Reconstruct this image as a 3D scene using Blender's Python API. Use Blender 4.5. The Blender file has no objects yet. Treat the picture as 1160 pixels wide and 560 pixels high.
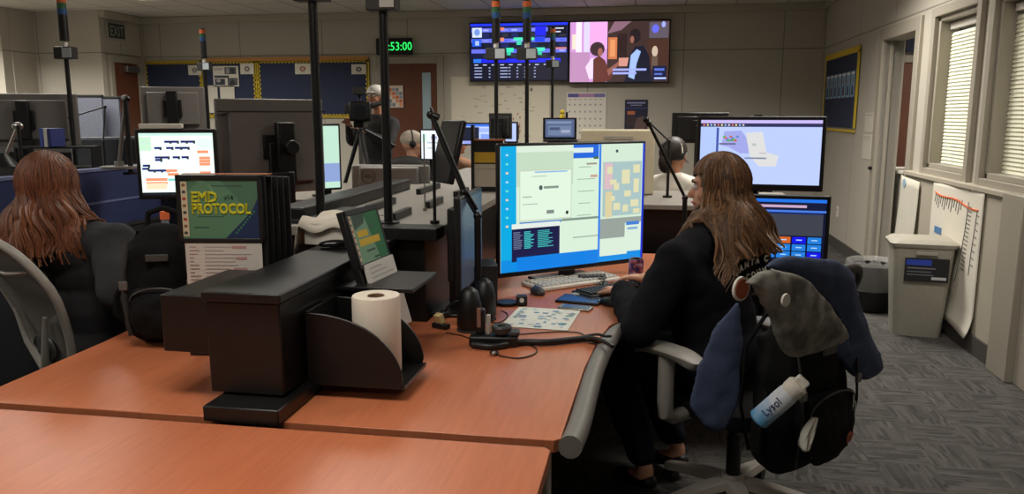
import bpy, bmesh, math, random
from math import sin, cos, pi, radians as R, atan, atan2, sqrt
from mathutils import Vector as V, Matrix as M
random.seed(7)
SC = bpy.context.scene
COL = SC.collection

# ------------------------------------------------------------------ camera model (1160 x 560)
F = 900.0; CH = 1.5; PIT = atan(150/900); YAW = atan(156/912)
def ray(px, py):
    dx = (px-580)/F; dy = -(py-280)/F
    fh = cos(PIT)+dy*sin(PIT); z = -sin(PIT)+dy*cos(PIT)
    return V((dx*cos(YAW)-fh*sin(YAW), dx*sin(YAW)+fh*cos(YAW), z))
def PZ(px, py, z): r = ray(px, py); return V((0, 0, CH))+r*((z-CH)/r.z)
def PY(px, py, Y): r = ray(px, py); return V((0, 0, CH))+r*(Y/r.y)
def PX(px, py, X): r = ray(px, py); return V((0, 0, CH))+r*(X/r.x)
def PD(px, py, d): return V((0, 0, CH))+ray(px, py)*d
cam = bpy.data.cameras.new('camera'); cam.lens = F/1160*36; cam.sensor_width = 36; cam.sensor_fit = 'HORIZONTAL'
cam.clip_start = .05
co = bpy.data.objects.new('camera', cam); COL.objects.link(co)
co.location = (0, 0, CH); co.rotation_euler = (pi/2-PIT, 0, YAW); SC.camera = co

# ------------------------------------------------------------------ materials
def lin(c):
    return tuple(((x/255)/12.92 if x/255 <= .04045 else ((x/255+.055)/1.055)**2.4) for x in c[:3])
MC = {}
def mat(name, rgb, rough=.6, metal=0, var=.12, scale=30, bump=0, bscale=200, spec=.5, alpha=1, coat=0, trans=0):
    """principled material with a little procedural colour variation and bump; rgb is sRGB 0..255"""
    if name in MC: return MC[name]
    m = bpy.data.materials.new(name); m.use_nodes = True; nt = m.node_tree; N = nt.nodes; L = nt.links
    b = N['Principled BSDF']; l = lin(rgb)
    b.inputs['Roughness'].default_value = rough; b.inputs['Metallic'].default_value = metal
    b.inputs['Specular IOR Level'].default_value = spec; b.inputs['Alpha'].default_value = alpha
    b.inputs['Coat Weight'].default_value = coat; b.inputs['Transmission Weight'].default_value = trans
    tc = N.new('ShaderNodeTexCoord')
    nz = N.new('ShaderNodeTexNoise'); nz.inputs['Scale'].default_value = scale; nz.inputs['Detail'].default_value = 3
    L.new(tc.outputs['Object'], nz.inputs['Vector'])
    mx = N.new('ShaderNodeMix'); mx.data_type = 'RGBA'
    mx.inputs[6].default_value = (*[x*(1-var) for x in l], 1); mx.inputs[7].default_value = (*[min(1, x*(1+var)) for x in l], 1)
    L.new(nz.outputs['Fac'], mx.inputs[0]); L.new(mx.outputs[2], b.inputs['Base Color'])
    if bump:
        n2 = N.new('ShaderNodeTexNoise'); n2.inputs['Scale'].default_value = bscale; n2.inputs['Detail'].default_value = 2
        L.new(tc.outputs['Object'], n2.inputs['Vector'])
        bp = N.new('ShaderNodeBump'); bp.inputs['Strength'].default_value = bump; bp.inputs['Distance'].default_value = .01
        L.new(n2.outputs['Fac'], bp.inputs['Height']); L.new(bp.outputs['Normal'], b.inputs['Normal'])
    MC[name] = m; return m
def emis(rgb, s=1.0):
    k = 'emit_%d_%d_%d_%g' % (*rgb[:3], s)
    if k in MC: return MC[k]
    m = bpy.data.materials.new(k); m.use_nodes = True; b = m.node_tree.nodes['Principled BSDF']
    b.inputs['Base Color'].default_value = (.01, .01, .01, 1); b.inputs['Roughness'].default_value = .35
    b.inputs['Emission Color'].default_value = (*lin(rgb), 1); b.inputs['Emission Strength'].default_value = s
    MC[k] = m; return m
def ink(rgb):
    return mat('print_%d_%d_%d' % tuple(rgb[:3]), rgb, .7, var=.03)

def node_mat(name, build, rough=.6, spec=.5):
    m = bpy.data.materials.new(name); m.use_nodes = True; nt = m.node_tree
    b = nt.nodes['Principled BSDF']; b.inputs['Roughness'].default_value = rough; b.inputs['Specular IOR Level'].default_value = spec
    build(nt, nt.nodes, nt.links, b); MC[name] = m; return m
def math_n(N, L, op, a, b=None, c=None):
    n = N.new('ShaderNodeMath'); n.operation = op
    for i, v in enumerate((a, b, c)):
        if v is None: continue
        if isinstance(v, (int, float)): n.inputs[i].default_value = v
        else: L.new(v, n.inputs[i])
    return n.outputs[0]
def mixc(N, L, f, a, b):
    n = N.new('ShaderNodeMix'); n.data_type = 'RGBA'
    if isinstance(f, float): n.inputs[0].default_value = f
    else: L.new(f, n.inputs[0])
    for i, v in ((6, a), (7, b)):
        if isinstance(v, tuple): n.inputs[i].default_value = (*v, 1)
        else: L.new(v, n.inputs[i])
    return n.outputs[2]

def wall_build(ax, rgb):
    def f(nt, N, L, b):
        tc = N.new('ShaderNodeTexCoord'); sp = N.new('ShaderNodeSeparateXYZ'); L.new(tc.outputs['Object'], sp.inputs[0])
        z = sp.outputs['Z']; u = sp.outputs[ax]
        s1 = math_n(N, L, 'LESS_THAN', math_n(N, L, 'ABSOLUTE', math_n(N, L, 'SUBTRACT', z, 2.315)), .007)
        fr = math_n(N, L, 'FRACT', math_n(N, L, 'DIVIDE', math_n(N, L, 'ADD', u, 100.86), 1.22))
        s2 = math_n(N, L, 'LESS_THAN', fr, .009)
        s = math_n(N, L, 'MAXIMUM', s1, s2)
        nz = N.new('ShaderNodeTexNoise'); nz.inputs['Scale'].default_value = 60; L.new(tc.outputs['Object'], nz.inputs['Vector'])
        l = lin(rgb)
        c = mixc(N, L, nz.outputs['Fac'], tuple(x*.93 for x in l), tuple(x*1.05 for x in l))
        c = mixc(N, L, s, c, tuple(x*.5 for x in l)); L.new(c, b.inputs['Base Color'])
        bp = N.new('ShaderNodeBump'); bp.inputs['Strength'].default_value = .25; bp.inputs['Distance'].default_value = .004
        n2 = N.new('ShaderNodeTexNoise'); n2.inputs['Scale'].default_value = 240; L.new(tc.outputs['Object'], n2.inputs['Vector'])
        L.new(n2.outputs['Fac'], bp.inputs['Height']); L.new(bp.outputs['Normal'], b.inputs['Normal'])
    return f
WALLX = node_mat('wall_vinyl_x', wall_build('X', (184, 178, 165)), .75)
WALLY = node_mat('wall_vinyl_y', wall_build('Y', (184, 178, 165)), .75)
def carpet_build(nt, N, L, b):
    tc = N.new('ShaderNodeTexCoord'); sp = N.new('ShaderNodeSeparateXYZ'); L.new(tc.outputs['Object'], sp.inputs[0])
    def cell(o, s): return math_n(N, L, 'FLOOR', math_n(N, L, 'DIVIDE', o, s))
    ch = math_n(N, L, 'PINGPONG', math_n(N, L, 'ADD', cell(sp.outputs['X'], .25), cell(sp.outputs['Y'], .25)), 1)
    def streak(sx, sy):
        mp = N.new('ShaderNodeMapping'); mp.inputs['Scale'].default_value = (sx, sy, 1); L.new(tc.outputs['Object'], mp.inputs['Vector'])
        v = N.new('ShaderNodeTexVoronoi'); v.inputs['Scale'].default_value = 1; v.distance = 'CHEBYCHEV'; L.new(mp.outputs[0], v.inputs['Vector'])
        return v.outputs['Color']
    cA = streak(8, 60); cB = streak(60, 8)
    m = mixc(N, L, ch, cA, cB)
    bw = N.new('ShaderNodeRGBToBW'); L.new(m, bw.inputs[0])
    nz = N.new('ShaderNodeTexNoise'); nz.inputs['Scale'].default_value = 350; L.new(tc.outputs['Object'], nz.inputs['Vector'])
    k = math_n(N, L, 'ADD', math_n(N, L, 'MULTIPLY', bw.outputs[0], .75), math_n(N, L, 'MULTIPLY', nz.outputs['Fac'], .35))
    c = mixc(N, L, k, lin((50, 49, 48)), lin((106, 103, 100))); L.new(c, b.inputs['Base Color'])
    bp = N.new('ShaderNodeBump'); bp.inputs['Strength'].default_value = .5; bp.inputs['Distance'].default_value = .01
    L.new(nz.outputs['Fac'], bp.inputs['Height']); L.new(bp.outputs['Normal'], b.inputs['Normal'])
CARPET = node_mat('carpet_tiles', carpet_build, .95, .1)
def ceil_build(nt, N, L, b):
    tc = N.new('ShaderNodeTexCoord'); sp = N.new('ShaderNodeSeparateXYZ'); L.new(tc.outputs['Object'], sp.inputs[0])
    g = math_n(N, L, 'LESS_THAN', math_n(N, L, 'FRACT', math_n(N, L, 'DIVIDE', math_n(N, L, 'ADD', sp.outputs['X'], 60.), .61)), .035)
    h = math_n(N, L, 'LESS_THAN', math_n(N, L, 'FRACT', math_n(N, L, 'DIVIDE', math_n(N, L, 'ADD', sp.outputs['Y'], 60.), 1.22)), .018)
    s = math_n(N, L, 'MAXIMUM', g, h)
    c = mixc(N, L, s, lin((205, 200, 188)), lin((150, 145, 135))); L.new(c, b.inputs['Base Color'])
CEIL = node_mat('ceiling_tiles', ceil_build, .9)
def wood_build(base, dark, sc=(1, 14, 1)):
    def f(nt, N, L, b):
        tc = N.new('ShaderNodeTexCoord'); mp = N.new('ShaderNodeMapping'); mp.inputs['Scale'].default_value = sc
        L.new(tc.outputs['Object'], mp.inputs['Vector'])
        nz = N.new('ShaderNodeTexNoise'); nz.inputs['Scale'].default_value = 6; nz.inputs['Detail'].default_value = 6; L.new(mp.outputs[0], nz.inputs['Vector'])
        n2 = N.new('ShaderNodeTexNoise'); n2.inputs['Scale'].default_value = 2.2; L.new(tc.outputs['Object'], n2.inputs['Vector'])
        k = math_n(N, L, 'ADD', math_n(N, L, 'MULTIPLY', nz.outputs['Fac'], .7), math_n(N, L, 'MULTIPLY', n2.outputs['Fac'], .35))
        c = mixc(N, L, k, lin(dark), lin(base)); L.new(c, b.inputs['Base Color'])
    return f
WOOD = node_mat('desk_laminate', wood_build((206, 124, 84), (158, 86, 56), (14, 1.2, 1)), .33, .5)
DOORW = node_mat('door_veneer', wood_build((116, 68, 44), (74, 40, 26), (14, 14, 1)), .5)

BLACK = mat('black_laminate', (14, 13, 13), .38, var=.1, bump=.03)
BLKM = mat('black_metal', (17, 17, 18), .4, .1)
BLKP = mat('black_plastic', (17, 17, 18), .45, var=.1)
DGREY = mat('dark_grey_plastic', (50, 49, 47), .5)
MONB = mat('monitor_back_plastic', (110, 106, 101), .4, var=.06)
GREYP = mat('grey_plastic', (122, 118, 112), .5)
LGREY = mat('light_grey_plastic', (168, 163, 153), .55)
LEDGE = mat('grey_ledge_laminate', (132, 127, 119), .5, var=.08)
METAL = mat('brushed_metal', (160, 158, 154), .35, .9)
WHITEP = mat('white_plastic', (222, 218, 208), .5, var=.03)
PAPER = mat('white_paper', (226, 222, 212), .8, var=.03)
TRIM = mat('painted_trim', (176, 168, 152), .55, var=.04)
DTRIM = mat('painted_door_frame', (158, 151, 137), .5, var=.04)
BASEB = mat('dark_rubber_base', (74, 70, 66), .6)
NAVYF = mat('navy_partition_fabric', (30, 42, 84), .9, var=.2, scale=120, bump=.3, bscale=500)
GREYF = mat('slate_partition_fabric', (72, 76, 84), .9, var=.15, scale=120, bump=.3, bscale=500)
NAVYB = mat('navy_board_paper', (42, 50, 76), .85, var=.1, scale=8)
YEL = mat('yellow_border', (214, 184, 50), .8)
ORG = mat('orange_border', (196, 140, 80), .8)
BLKF = mat('black_fabric', (20, 20, 21), .95, var=.25, scale=60, bump=.5, bscale=300, spec=.2)
HOODF = mat('black_fleece', (21, 21, 26), .95, var=.2, scale=40, bump=.4, bscale=350, spec=.15)
DENIM = mat('dark_denim', (24, 28, 44), .9, var=.25, scale=80, bump=.3, bscale=500, spec=.2)
BLUEJ = mat('blue_jacket_fabric', (70, 80, 106), .9, var=.2, scale=50, bump=.35, bscale=380, spec=.2)
def acid(nt, N, L, b):
    tc = N.new('ShaderNodeTexCoord'); nz = N.new('ShaderNodeTexNoise'); nz.inputs['Scale'].default_value = 14; nz.inputs['Detail'].default_value = 5
    L.new(tc.outputs['Object'], nz.inputs['Vector'])
    rp = N.new('ShaderNodeValToRGB'); rp.color_ramp.elements[0].position = .4; rp.color_ramp.elements[1].position = .62
    rp.color_ramp.elements[0].color = (*lin((96, 94, 89)), 1); rp.color_ramp.elements[1].color = (*lin((146, 144, 135)), 1)
    L.new(nz.outputs['Fac'], rp.inputs[0]); L.new(rp.outputs[0], b.inputs['Base Color'])
GREYJ = node_mat('washed_grey_fabric', acid, .95, .15)
SKIN = mat('skin', (214, 160, 132), .55, var=.06, scale=20)
SKIN2 = mat('tan_skin', (176, 122, 92), .55, var=.06, scale=20)
def hair_mat(name, a, b_):
    def f(nt, N, L, b):
        g = N.new('ShaderNodeNewGeometry'); c = mixc(N, L, g.outputs['Random Per Island'], lin(a), lin(b_)); L.new(c, b.inputs['Base Color'])
    return node_mat(name, f, .5, .4)
HAIRB = hair_mat('brown_hair', (54, 38, 28), (146, 106, 72))
HAIRR = hair_mat('auburn_hair', (66, 36, 24), (142, 88, 58))
HAIRK = hair_mat('dark_hair', (26, 18, 15), (52, 36, 28))
HAIRG = hair_mat('grey_hair', (120, 112, 104), (176, 168, 158))

# ------------------------------------------------------------------ mesh builder
class MB:
    def __init__(s): s.bm = bmesh.new(); s.ms = []; s.cur = 0
    def m(s, mt):
        if mt not in s.ms: s.ms.append(mt)
        s.cur = s.ms.index(mt); return s
    def _fin(s, r0):
        for f in s.bm.faces:
            if f.index == -1: pass
        return s
    def _set(s, faces):
        for f in faces: f.material_index = s.cur
    def box(s, c, d, rot=None, taper=1.0):
        """c centre, d full sizes"""
        hx, hy, hz = d[0]/2, d[1]/2, d[2]/2
        vs = []
        for z in (-1, 1):
            k = taper if z > 0 else 1
            for x, y in ((-1, -1), (1, -1), (1, 1), (-1, 1)):
                p = V((x*hx*k, y*hy*k, z*hz))
                if rot is not None: p = rot @ p
                vs.append(s.bm.verts.new(V(c)+p))
        fs = [(3, 2, 1, 0), (4, 5, 6, 7), (0, 1, 5, 4), (1, 2, 6, 5), (2, 3, 7, 6), (3, 0, 4, 7)]
        s._set([s.bm.faces.new([vs[i] for i in f]) for f in fs]); return s
    def bx(s, x0, x1, y0, y1, z0, z1): return s.box(((x0+x1)/2, (y0+y1)/2, (z0+z1)/2), (abs(x1-x0), abs(y1-y0), abs(z1-z0)))
    def cyl(s, p0, p1, r0, r1=None, n=16, caps=True):
        r1 = r0 if r1 is None else r1
        p0 = V(p0); p1 = V(p1); d = (p1-p0).normalized()
        a = d.orthogonal().normalized(); b = d.cross(a)
        A = [s.bm.verts.new(p0+(a*cos(2*pi*i/n)+b*sin(2*pi*i/n))*r0) for i in range(n)]
        B = [s.bm.verts.new(p1+(a*cos(2*pi*i/n)+b*sin(2*pi*i/n))*r1) for i in range(n)]
        fs = [s.bm.faces.new((A[i], A[(i+1) % n], B[(i+1) % n], B[i])) for i in range(n)]
        if caps: fs += [s.bm.faces.new(A[::-1]), s.bm.faces.new(B)]
        s._set(fs); return s
    def tube(s, pts, r, n=8, closed=False, caps=True, flat=1.0):
        pts = [V(p) for p in pts]; k = len(pts); rr = r if isinstance(r, (list, tuple)) else [r]*k
        rings = []; a = None
        for i, p in enumerate(pts):
            if closed: d = (pts[(i+1) % k]-pts[i-1])
            else: d = pts[min(i+1, k-1)]-pts[max(i-1, 0)]
            if d.length < 1e-9: d = V((0, 0, 1))
            d.normalize()
            if a is None: a = d.orthogonal().normalized()
            a = (a-d*a.dot(d))
            if a.length < 1e-6: a = d.orthogonal()
            a.normalize(); b = d.cross(a)
            rings.append([s.bm.verts.new(p+(a*cos(2*pi*j/n)+b*sin(2*pi*j/n)*flat)*rr[i]) for j in range(n)])
        fs = []
        for i in range(k if closed else k-1):
            A = rings[i]; B = rings[(i+1) % k]
            for j in range(n): fs.append(s.bm.faces.new((A[j], A[(j+1) % n], B[(j+1) % n], B[j])))
        if not closed and caps: fs += [s.bm.faces.new(rings[0][::-1]), s.bm.faces.new(rings[-1])]
        s._set(fs); return s
    def ell(s, c, r, rot=None, u=16, v=10):
        c = V(c); r = (r, r, r) if isinstance(r, (int, float)) else r
        T = s.bm.verts.new(c+((rot or M.Identity(3)) @ V((0, 0, r[2])))); B = s.bm.verts.new(c+((rot or M.Identity(3)) @ V((0, 0, -r[2]))))
        rows = []
        for i in range(1, v):
            t = pi*i/v; row = []
            for j in range(u):
                p = V((r[0]*sin(t)*cos(2*pi*j/u), r[1]*sin(t)*sin(2*pi*j/u), r[2]*cos(t)))
                if rot is not None: p = rot @ p
                row.append(s.bm.verts.new(c+p))
            rows.append(row)
        fs = []
        for j in range(u):
            fs.append(s.bm.faces.new((T, rows[0][j], rows[0][(j+1) % u])))
            fs.append(s.bm.faces.new((B, rows[-1][(j+1) % u], rows[-1][j])))
            for i in range(len(rows)-1): fs.append(s.bm.faces.new((rows[i][j], rows[i+1][j], rows[i+1][(j+1) % u], rows[i][(j+1) % u])))
        s._set(fs); return s
    def prism(s, poly, o, ux, uy, h):
        """polygon in plane (ux,uy) at o extruded along ux x uy by h"""
        o = V(o); ux = V(ux); uy = V(uy); nrm = ux.cross(uy).normalized()
        A = [s.bm.verts.new(o+ux*p[0]+uy*p[1]) for p in poly]
        B = [s.bm.verts.new(o+ux*p[0]+uy*p[1]+nrm*h) for p in poly]
        n = len(poly); fs = [s.bm.faces.new(A[::-1]), s.bm.faces.new(B)]
        fs += [s.bm.faces.new((A[i], A[(i+1) % n], B[(i+1) % n], B[i])) for i in range(n)]
        s._set(fs); return s
    def lathe(s, prof, o=(0, 0, 0), n=24, rot=None, wob=None):
        o = V(o); rows = []
        for r, z in prof:
            row = []
            for j in range(n):
                a = 2*pi*j/n; rr = r*(wob(a, z) if wob else 1)
                p = V((rr*cos(a), rr*sin(a), z)); p = rot @ p if rot is not None else p
                row.append(s.bm.verts.new(o+p))
            rows.append(row)
        fs = []
        for i in range(len(rows)-1):
            for j in range(n): fs.append(s.bm.faces.new((rows[i][j], rows[i][(j+1) % n], rows[i+1][(j+1) % n], rows[i+1][j])))
        if prof[0][0] > 1e-6: fs.append(s.bm.faces.new(rows[0][::-1]))
        if prof[-1][0] > 1e-6: fs.append(s.bm.faces.new(rows[-1]))
        s._set(fs); return s
    def grid(s, fn, nu, nv):
        g = [[s.bm.verts.new(V(fn(i/nu, j/nv))) for j in range(nv+1)] for i in range(nu+1)]
        s._set([s.bm.faces.new((g[i][j], g[i+1][j], g[i+1][j+1], g[i][j+1])) for i in range(nu) for j in range(nv)]); return s
    def chain(s, pr, n=14):
        """limb: spheres at joints joined by cones (for voxel remesh)"""
        for p, r in pr: s.ell(p, r, u=n, v=8)
        for (p, r), (q, t) in zip(pr, pr[1:]):
            if (V(p)-V(q)).length > 1e-4: s.cyl(p, q, r, t, n)
        return s
    def build(s, name, mt=None, parent=None, bevel=0, seg=2, smooth=40, loc=None, rot=None, recalc=True):
        if recalc: bmesh.ops.recalc_face_normals(s.bm, faces=s.bm.faces)
        me = bpy.data.meshes.new(name); s.bm.to_mesh(me); s.bm.free()
        for x in ([mt] if mt is not None and not s.ms else s.ms): me.materials.append(x)
        if smooth:
            me.polygons.foreach_set('use_smooth', [True]*len(me.polygons)); me.set_sharp_from_angle(angle=R(smooth))
        o = bpy.data.objects.new(name, me); COL.objects.link(o)
        if parent is not None: o.parent = parent
        if loc is not None: o.location = loc
        if rot is not None: o.rotation_euler = rot
        if bevel:
            b = o.modifiers.new('bevel', 'BEVEL'); b.width = bevel; b.segments = seg; b.limit_method = 'ANGLE'; b.angle_limit = R(35)
        return o
def remesh(o, vox, it=4, disp=0, dscale=.08):
    r = o.modifiers.new('remesh', 'REMESH'); r.mode = 'VOXEL'; r.voxel_size = vox; r.use_smooth_shade = True
    s = o.modifiers.new('smooth', 'SMOOTH'); s.factor = .5; s.iterations = it
    if disp:
        t = bpy.data.textures.new(o.name+'_folds', 'CLOUDS'); t.noise_scale = dscale; t.noise_depth = 1; t.noise_type = 'SOFT_NOISE'
        d = o.modifiers.new('folds', 'DISPLACE'); d.texture = t; d.strength = disp; d.mid_level = .5; d.texture_coords = 'LOCAL'
    return o
def thing(name, label, cat, loc=(0, 0, 0), rz=0, group=None, rx=0):
    o = bpy.data.objects.new(name, None); COL.objects.link(o); o.location = loc; o.rotation_euler = (rx, 0, rz); o.empty_display_size = .1
    return tag(o, label, cat, group)
def tag(o, label, cat, group=None, kind=None):
    o['label'] = label; o['category'] = cat
    if group: o['group'] = group
    if kind: o['kind'] = kind
    return o
def struct(o, label=None):
    o['kind'] = 'structure'
    if label: o['label'] = label
    return o
def dup(root, loc, rz, label=None):
    r = root.copy(); COL.objects.link(r); r.location = loc; r.rotation_euler = (root.rotation_euler.x, 0, rz)
    if label: r['label'] = label
    for ch in list(root.children):
        c = ch.copy(); COL.objects.link(c); c.parent = r
        for g in ch.children:
            d = g.copy(); COL.objects.link(d); d.parent = c
    return r
def graphic(name, parent, w, h, shapes, base, emit=None, y=0.0, cx=0, cz=0, th=.002):
    """flat printed or lit panel in local XZ facing -Y, shapes in 0..1, y down, layered .0005 apart"""
    mb = MB(); mk = (lambda c: emis(c, emit)) if emit else ink
    mb.m(mk(base)).bx(cx-w/2, cx+w/2, y, y+th, cz-h/2, cz+h/2)
    X = lambda u: cx-w/2+u*w
    Z = lambda v: cz+h/2-v*h
    for i, sh in enumerate(shapes):
        yy = y-.0004-.00006*i
        if sh[0] == 'r': pts = [(sh[1], sh[2]), (sh[3], sh[2]), (sh[3], sh[4]), (sh[1], sh[4])]; c = sh[5]
        elif sh[0] == 'c': pts = [(sh[1]+sh[3]*cos(2*pi*k/14), sh[2]+sh[4]*sin(2*pi*k/14)) for k in range(14)]; c = sh[5]
        else: pts = sh[1]; c = sh[2]
        mb.m(mk(c)); f = mb.bm.faces.new([mb.bm.verts.new((X(a), yy, Z(b))) for a, b in pts]); f.material_index = mb.cur
        if f.normal.y > 0: f.normal_flip()
    return mb.build(name, None, parent, smooth=0, recalc=False)
def text_mesh(name, txt, size, mt, parent, loc, rot=(pi/2, 0, 0), ext=.0006, align='LEFT', arc=None, sx=1, bold=0):
    """lettering as its own mesh; arc = radius bends the line upward"""
    if arc is None:
        cu = bpy.data.curves.new(name, 'FONT'); cu.body = txt; cu.size = size; cu.extrude = ext; cu.align_x = align; cu.resolution_u = 2; cu.offset = 0 if bold else size*.006
        t = bpy.data.objects.new('tmp', cu); COL.objects.link(t)
        me = bpy.data.meshes.new_from_object(t.evaluated_get(bpy.context.evaluated_depsgraph_get())); bpy.data.objects.remove(t); me.name = name
        if bold:
            bm = bmesh.new(); bm.from_mesh(me); me2 = me.copy()
            for dx, dy in ((bold, 0), (0, bold), (bold, bold)):
                me3 = me.copy(); me3.transform(M.Translation((dx, dy, dx*.01))); bm.from_mesh(me3)
            bm.to_mesh(me); bm.free()
        for v in me.vertices: v.co.x *= sx
    else:
        bm = bmesh.new(); n = len(txt)
        for i, ch in enumerate(txt):
            if ch == ' ': continue
            cu = bpy.data.curves.new(name, 'FONT'); cu.body = ch; cu.size = size; cu.extrude = ext; cu.align_x = 'CENTER'; cu.resolution_u = 2; cu.offset = size*.02
            t = bpy.data.objects.new('tmp', cu); COL.objects.link(t)
            m2 = bpy.data.meshes.new_from_object(t.evaluated_get(bpy.context.evaluated_depsgraph_get())); bpy.data.objects.remove(t)
            a = -(i-(n-1)/2)*size*.8*sx/arc
            m2.transform(M.Translation((0, -arc, 0)) @ M.Rotation(a, 4, 'Z') @ M.Translation((0, arc, 0)))
            bm.from_mesh(m2)
        me = bpy.data.meshes.new(name); bm.to_mesh(me); bm.free()
    me.materials.clear(); me.materials.append(mt)
    o = bpy.data.objects.new(name, me); COL.objects.link(o); o.parent = parent; o.location = loc; o.rotation_euler = rot
    return o
def rzn(nx, ny): return atan2(ny, nx)+pi/2      # rotation that turns local -Y to face (nx,ny)
# ------------------------------------------------------------------ the room
XR = 2.12; YB = 10.65; XL = -7.2; ZC = 2.86; XF = -10.4; YN = -3.0
struct(MB().bx(XF-.2, 6, YN-.2, 12.5, -.12, 0).build('floor', CARPET, smooth=0))
struct(MB().bx(XF-.2, 6, YN-.2, 12.5, ZC, ZC+.12).build('ceiling', CEIL, smooth=0))
struct(MB().bx(XF-.2, XR+.15, YB, YB+.15, 0, ZC).build('wall_back', WALLX, smooth=0))
w = MB()
DO = (7.05, 7.98, 2.17); WN = [(5.80, 6.60), (4.62, 5.52)]; WZ = (1.10, 2.22)
for y0, y1, z0, z1 in [(YN, 3.55, 0, ZC), (3.55, 4.50, 2.15, ZC), (4.50, WN[1][0], 0, ZC), (WN[1][0], WN[1][1], 0, WZ[0]), (WN[1][0], WN[1][1], WZ[1], ZC),
                       (WN[1][1], WN[0][0], 0, ZC), (WN[0][0], WN[0][1], 0, WZ[0]), (WN[0][0], WN[0][1], WZ[1], ZC),
                       (WN[0][1], DO[0], 0, ZC), (DO[0], DO[1], DO[2], ZC), (DO[1], YB, 0, ZC)]:
    w.bx(XR, XR+.15, y0, y1, z0, z1)
struct(w.build('wall_right', WALLY, smooth=0))
w = MB(); w.bx(XL-.15, XL, 9.95, YB, 0, ZC)
wl = struct(w.build('wall_left', WALLY, smooth=0))
w = MB(); xa = PY(42, 80, 9.75).x; xb = PY(15, 80, 9.35).x
w.bx(xa, XL, 9.75, 9.95, 0, ZC).bx(xb, xa, 9.35, 9.95, 0, ZC).bx(XF, xb, 9.2, 9.95, 0, ZC)
struct(w.build('wall_left_pier', WALLX, smooth=0))
struct(MB().bx(XF-.15, XF, YN, 9.95, 0, ZC).build('wall_far_left', WALLY, smooth=0))
struct(MB().bx(XF-.15, XR+.15, YN-.15, YN, 0, ZC).build('wall_near', WALLX, smooth=0))
# cornice, seams and corner bead
struct(MB().bx(XL, XR, YB-.10, YB, 2.77, ZC).bx(XL, XL+.10, 9.75, YB-.1, 2.77, ZC).bx(XR-.05, XR, 4.0, YB-.1, 2.80, ZC).build('trim_1', TRIM, bevel=.01))
struct(MB().bx(XR-.03, XR, YB-.03, YB, 0, 2.77).bx(XL, XL+.04, YB-.04, YB, 0, 2.77).build('trim_2', TRIM, bevel=.005))
struct(MB().bx(XL, -3.75, YB-.012, YB, 0, .11).bx(-2.68, XR, YB-.012, YB, 0, .11).build('baseboard_back', BASEB))
struct(MB().bx(XR-.014, XR, DO[1]+.12, YB-.02, 0, .12).build('baseboard_right', BASEB))
struct(MB().bx(XR-.07, XR-.055, 5.05, DO[0]-.13, 0, .12).build('baseboard_window', BASEB))
# wainscot below the windows, with its ledge and near end post
w = MB(); w.bx(XR-.055, XR, 5.02, DO[0]-.12, 0, 1.02).bx(XR-.075, XR, 5.00, DO[0]-.12, 1.02, 1.055)
struct(w.build('trim_3', TRIM, bevel=.006))
w = MB(); w.bx(XR-.10, XR, 4.72, 4.985, 0, 1.06).bx(XR-.06, XR, 4.55, 4.72, 0, 2.3)
struct(w.build('trim_4', DTRIM, bevel=.006))
# door behind the near right edge, brown
d = MB().bx(XR+.03, XR+.07, 3.58, 4.47, 0, 2.12).build('door_4', DOORW, bevel=.003); struct(d)
h = MB().cyl((XR+.03, 4.38, 1.0), (XR-.03, 4.38, 1.0), .012).cyl((XR-.03, 4.38, 1.0), (XR-.03, 4.27, 1.0), .01).build('handle', METAL, d)
# windows with frames
for i, (y0, y1) in enumerate(WN):
    z0, z1 = WZ; f = MB(); t = .07
    for a, b, c, e in ((y0-t, y0, z0-t, z1+t), (y1, y1+t, z0-t, z1+t), (y0, y1, z1, z1+t), (y0, y1, z0-t, z0)):
        f.bx(XR-.035, XR+.0, a, b, c, e)
    for a, b, c, e in ((y0, y0+.035, z0, z1), (y1-.035, y1, z0, z1), (y0, y1, z1-.035, z1), (y0, y1, z0, z0+.035)):
        f.bx(XR+.0, XR+.14, a, b, c, e)
    o = struct(f.build('window_%d' % (i+1), DTRIM, bevel=.004))
    g = MB().bx(XR+.125, XR+.131, y0+.035, y1-.035, z0+.035, z1-.035).build('pane', mat('window_glass', (240, 245, 245), .03, var=0, trans=1), o, smooth=0)
    s = MB().bx(XR-.06, XR+.02, y0-t, y1+t, z0-t-.03, z0-t).build('sill', DTRIM, o, bevel=.004)
    rt = thing('venetian_blind', ['closed white venetian blind in the far window beside the doorway', 'closed white venetian blind in the near window at the right edge'][i], 'blind', (XR+.085, (y0+y1)/2, z0+.04), 0, 'window blinds')
    L = y1-y0-.085; H = z1-z0-.09
    MB().bx(-.02, .02, -L/2, L/2, H-.045, H).build('headrail', WHITEP, rt, bevel=.003)
    sl = MB(); n = int((H-.06)/.026)
    for k in range(n):
        z = .012+k*.026; sl.box((0, 0, z), (.003, L, .029), M.Rotation(R(24), 3, 'Y'))
    sl.build('slats', mat('blind_slat', (236, 236, 214), .5, var=.02), rt)
    MB().cyl((-.02, -L/2+.06, H-.05), (-.022, -L/2+.06, H-.75), .004, n=6).build('wand', WHITEP, rt)
# doorway in the right wall
f = MB(); y0, y1, z1 = DO
f.bx(XR-.03, XR+.17, y0-.11, y0, 0, z1+.11).bx(XR-.03, XR+.17, y1, y1+.11, 0, z1+.11).bx(XR-.03, XR+.17, y0, y1, z1, z1+.11)
f.bx(XR+.04, XR+.07, y0, y0+.02, 0, z1).bx(XR+.04, XR+.07, y1-.02, y1, 0, z1)
o = struct(f.build('door_3', DTRIM, bevel=.005))
MB().cyl((XR-.03, y1+.05, 1.0), (XR-.06, y1+.05, 1.0), .016).build('latch', BLKM, o)
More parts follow.
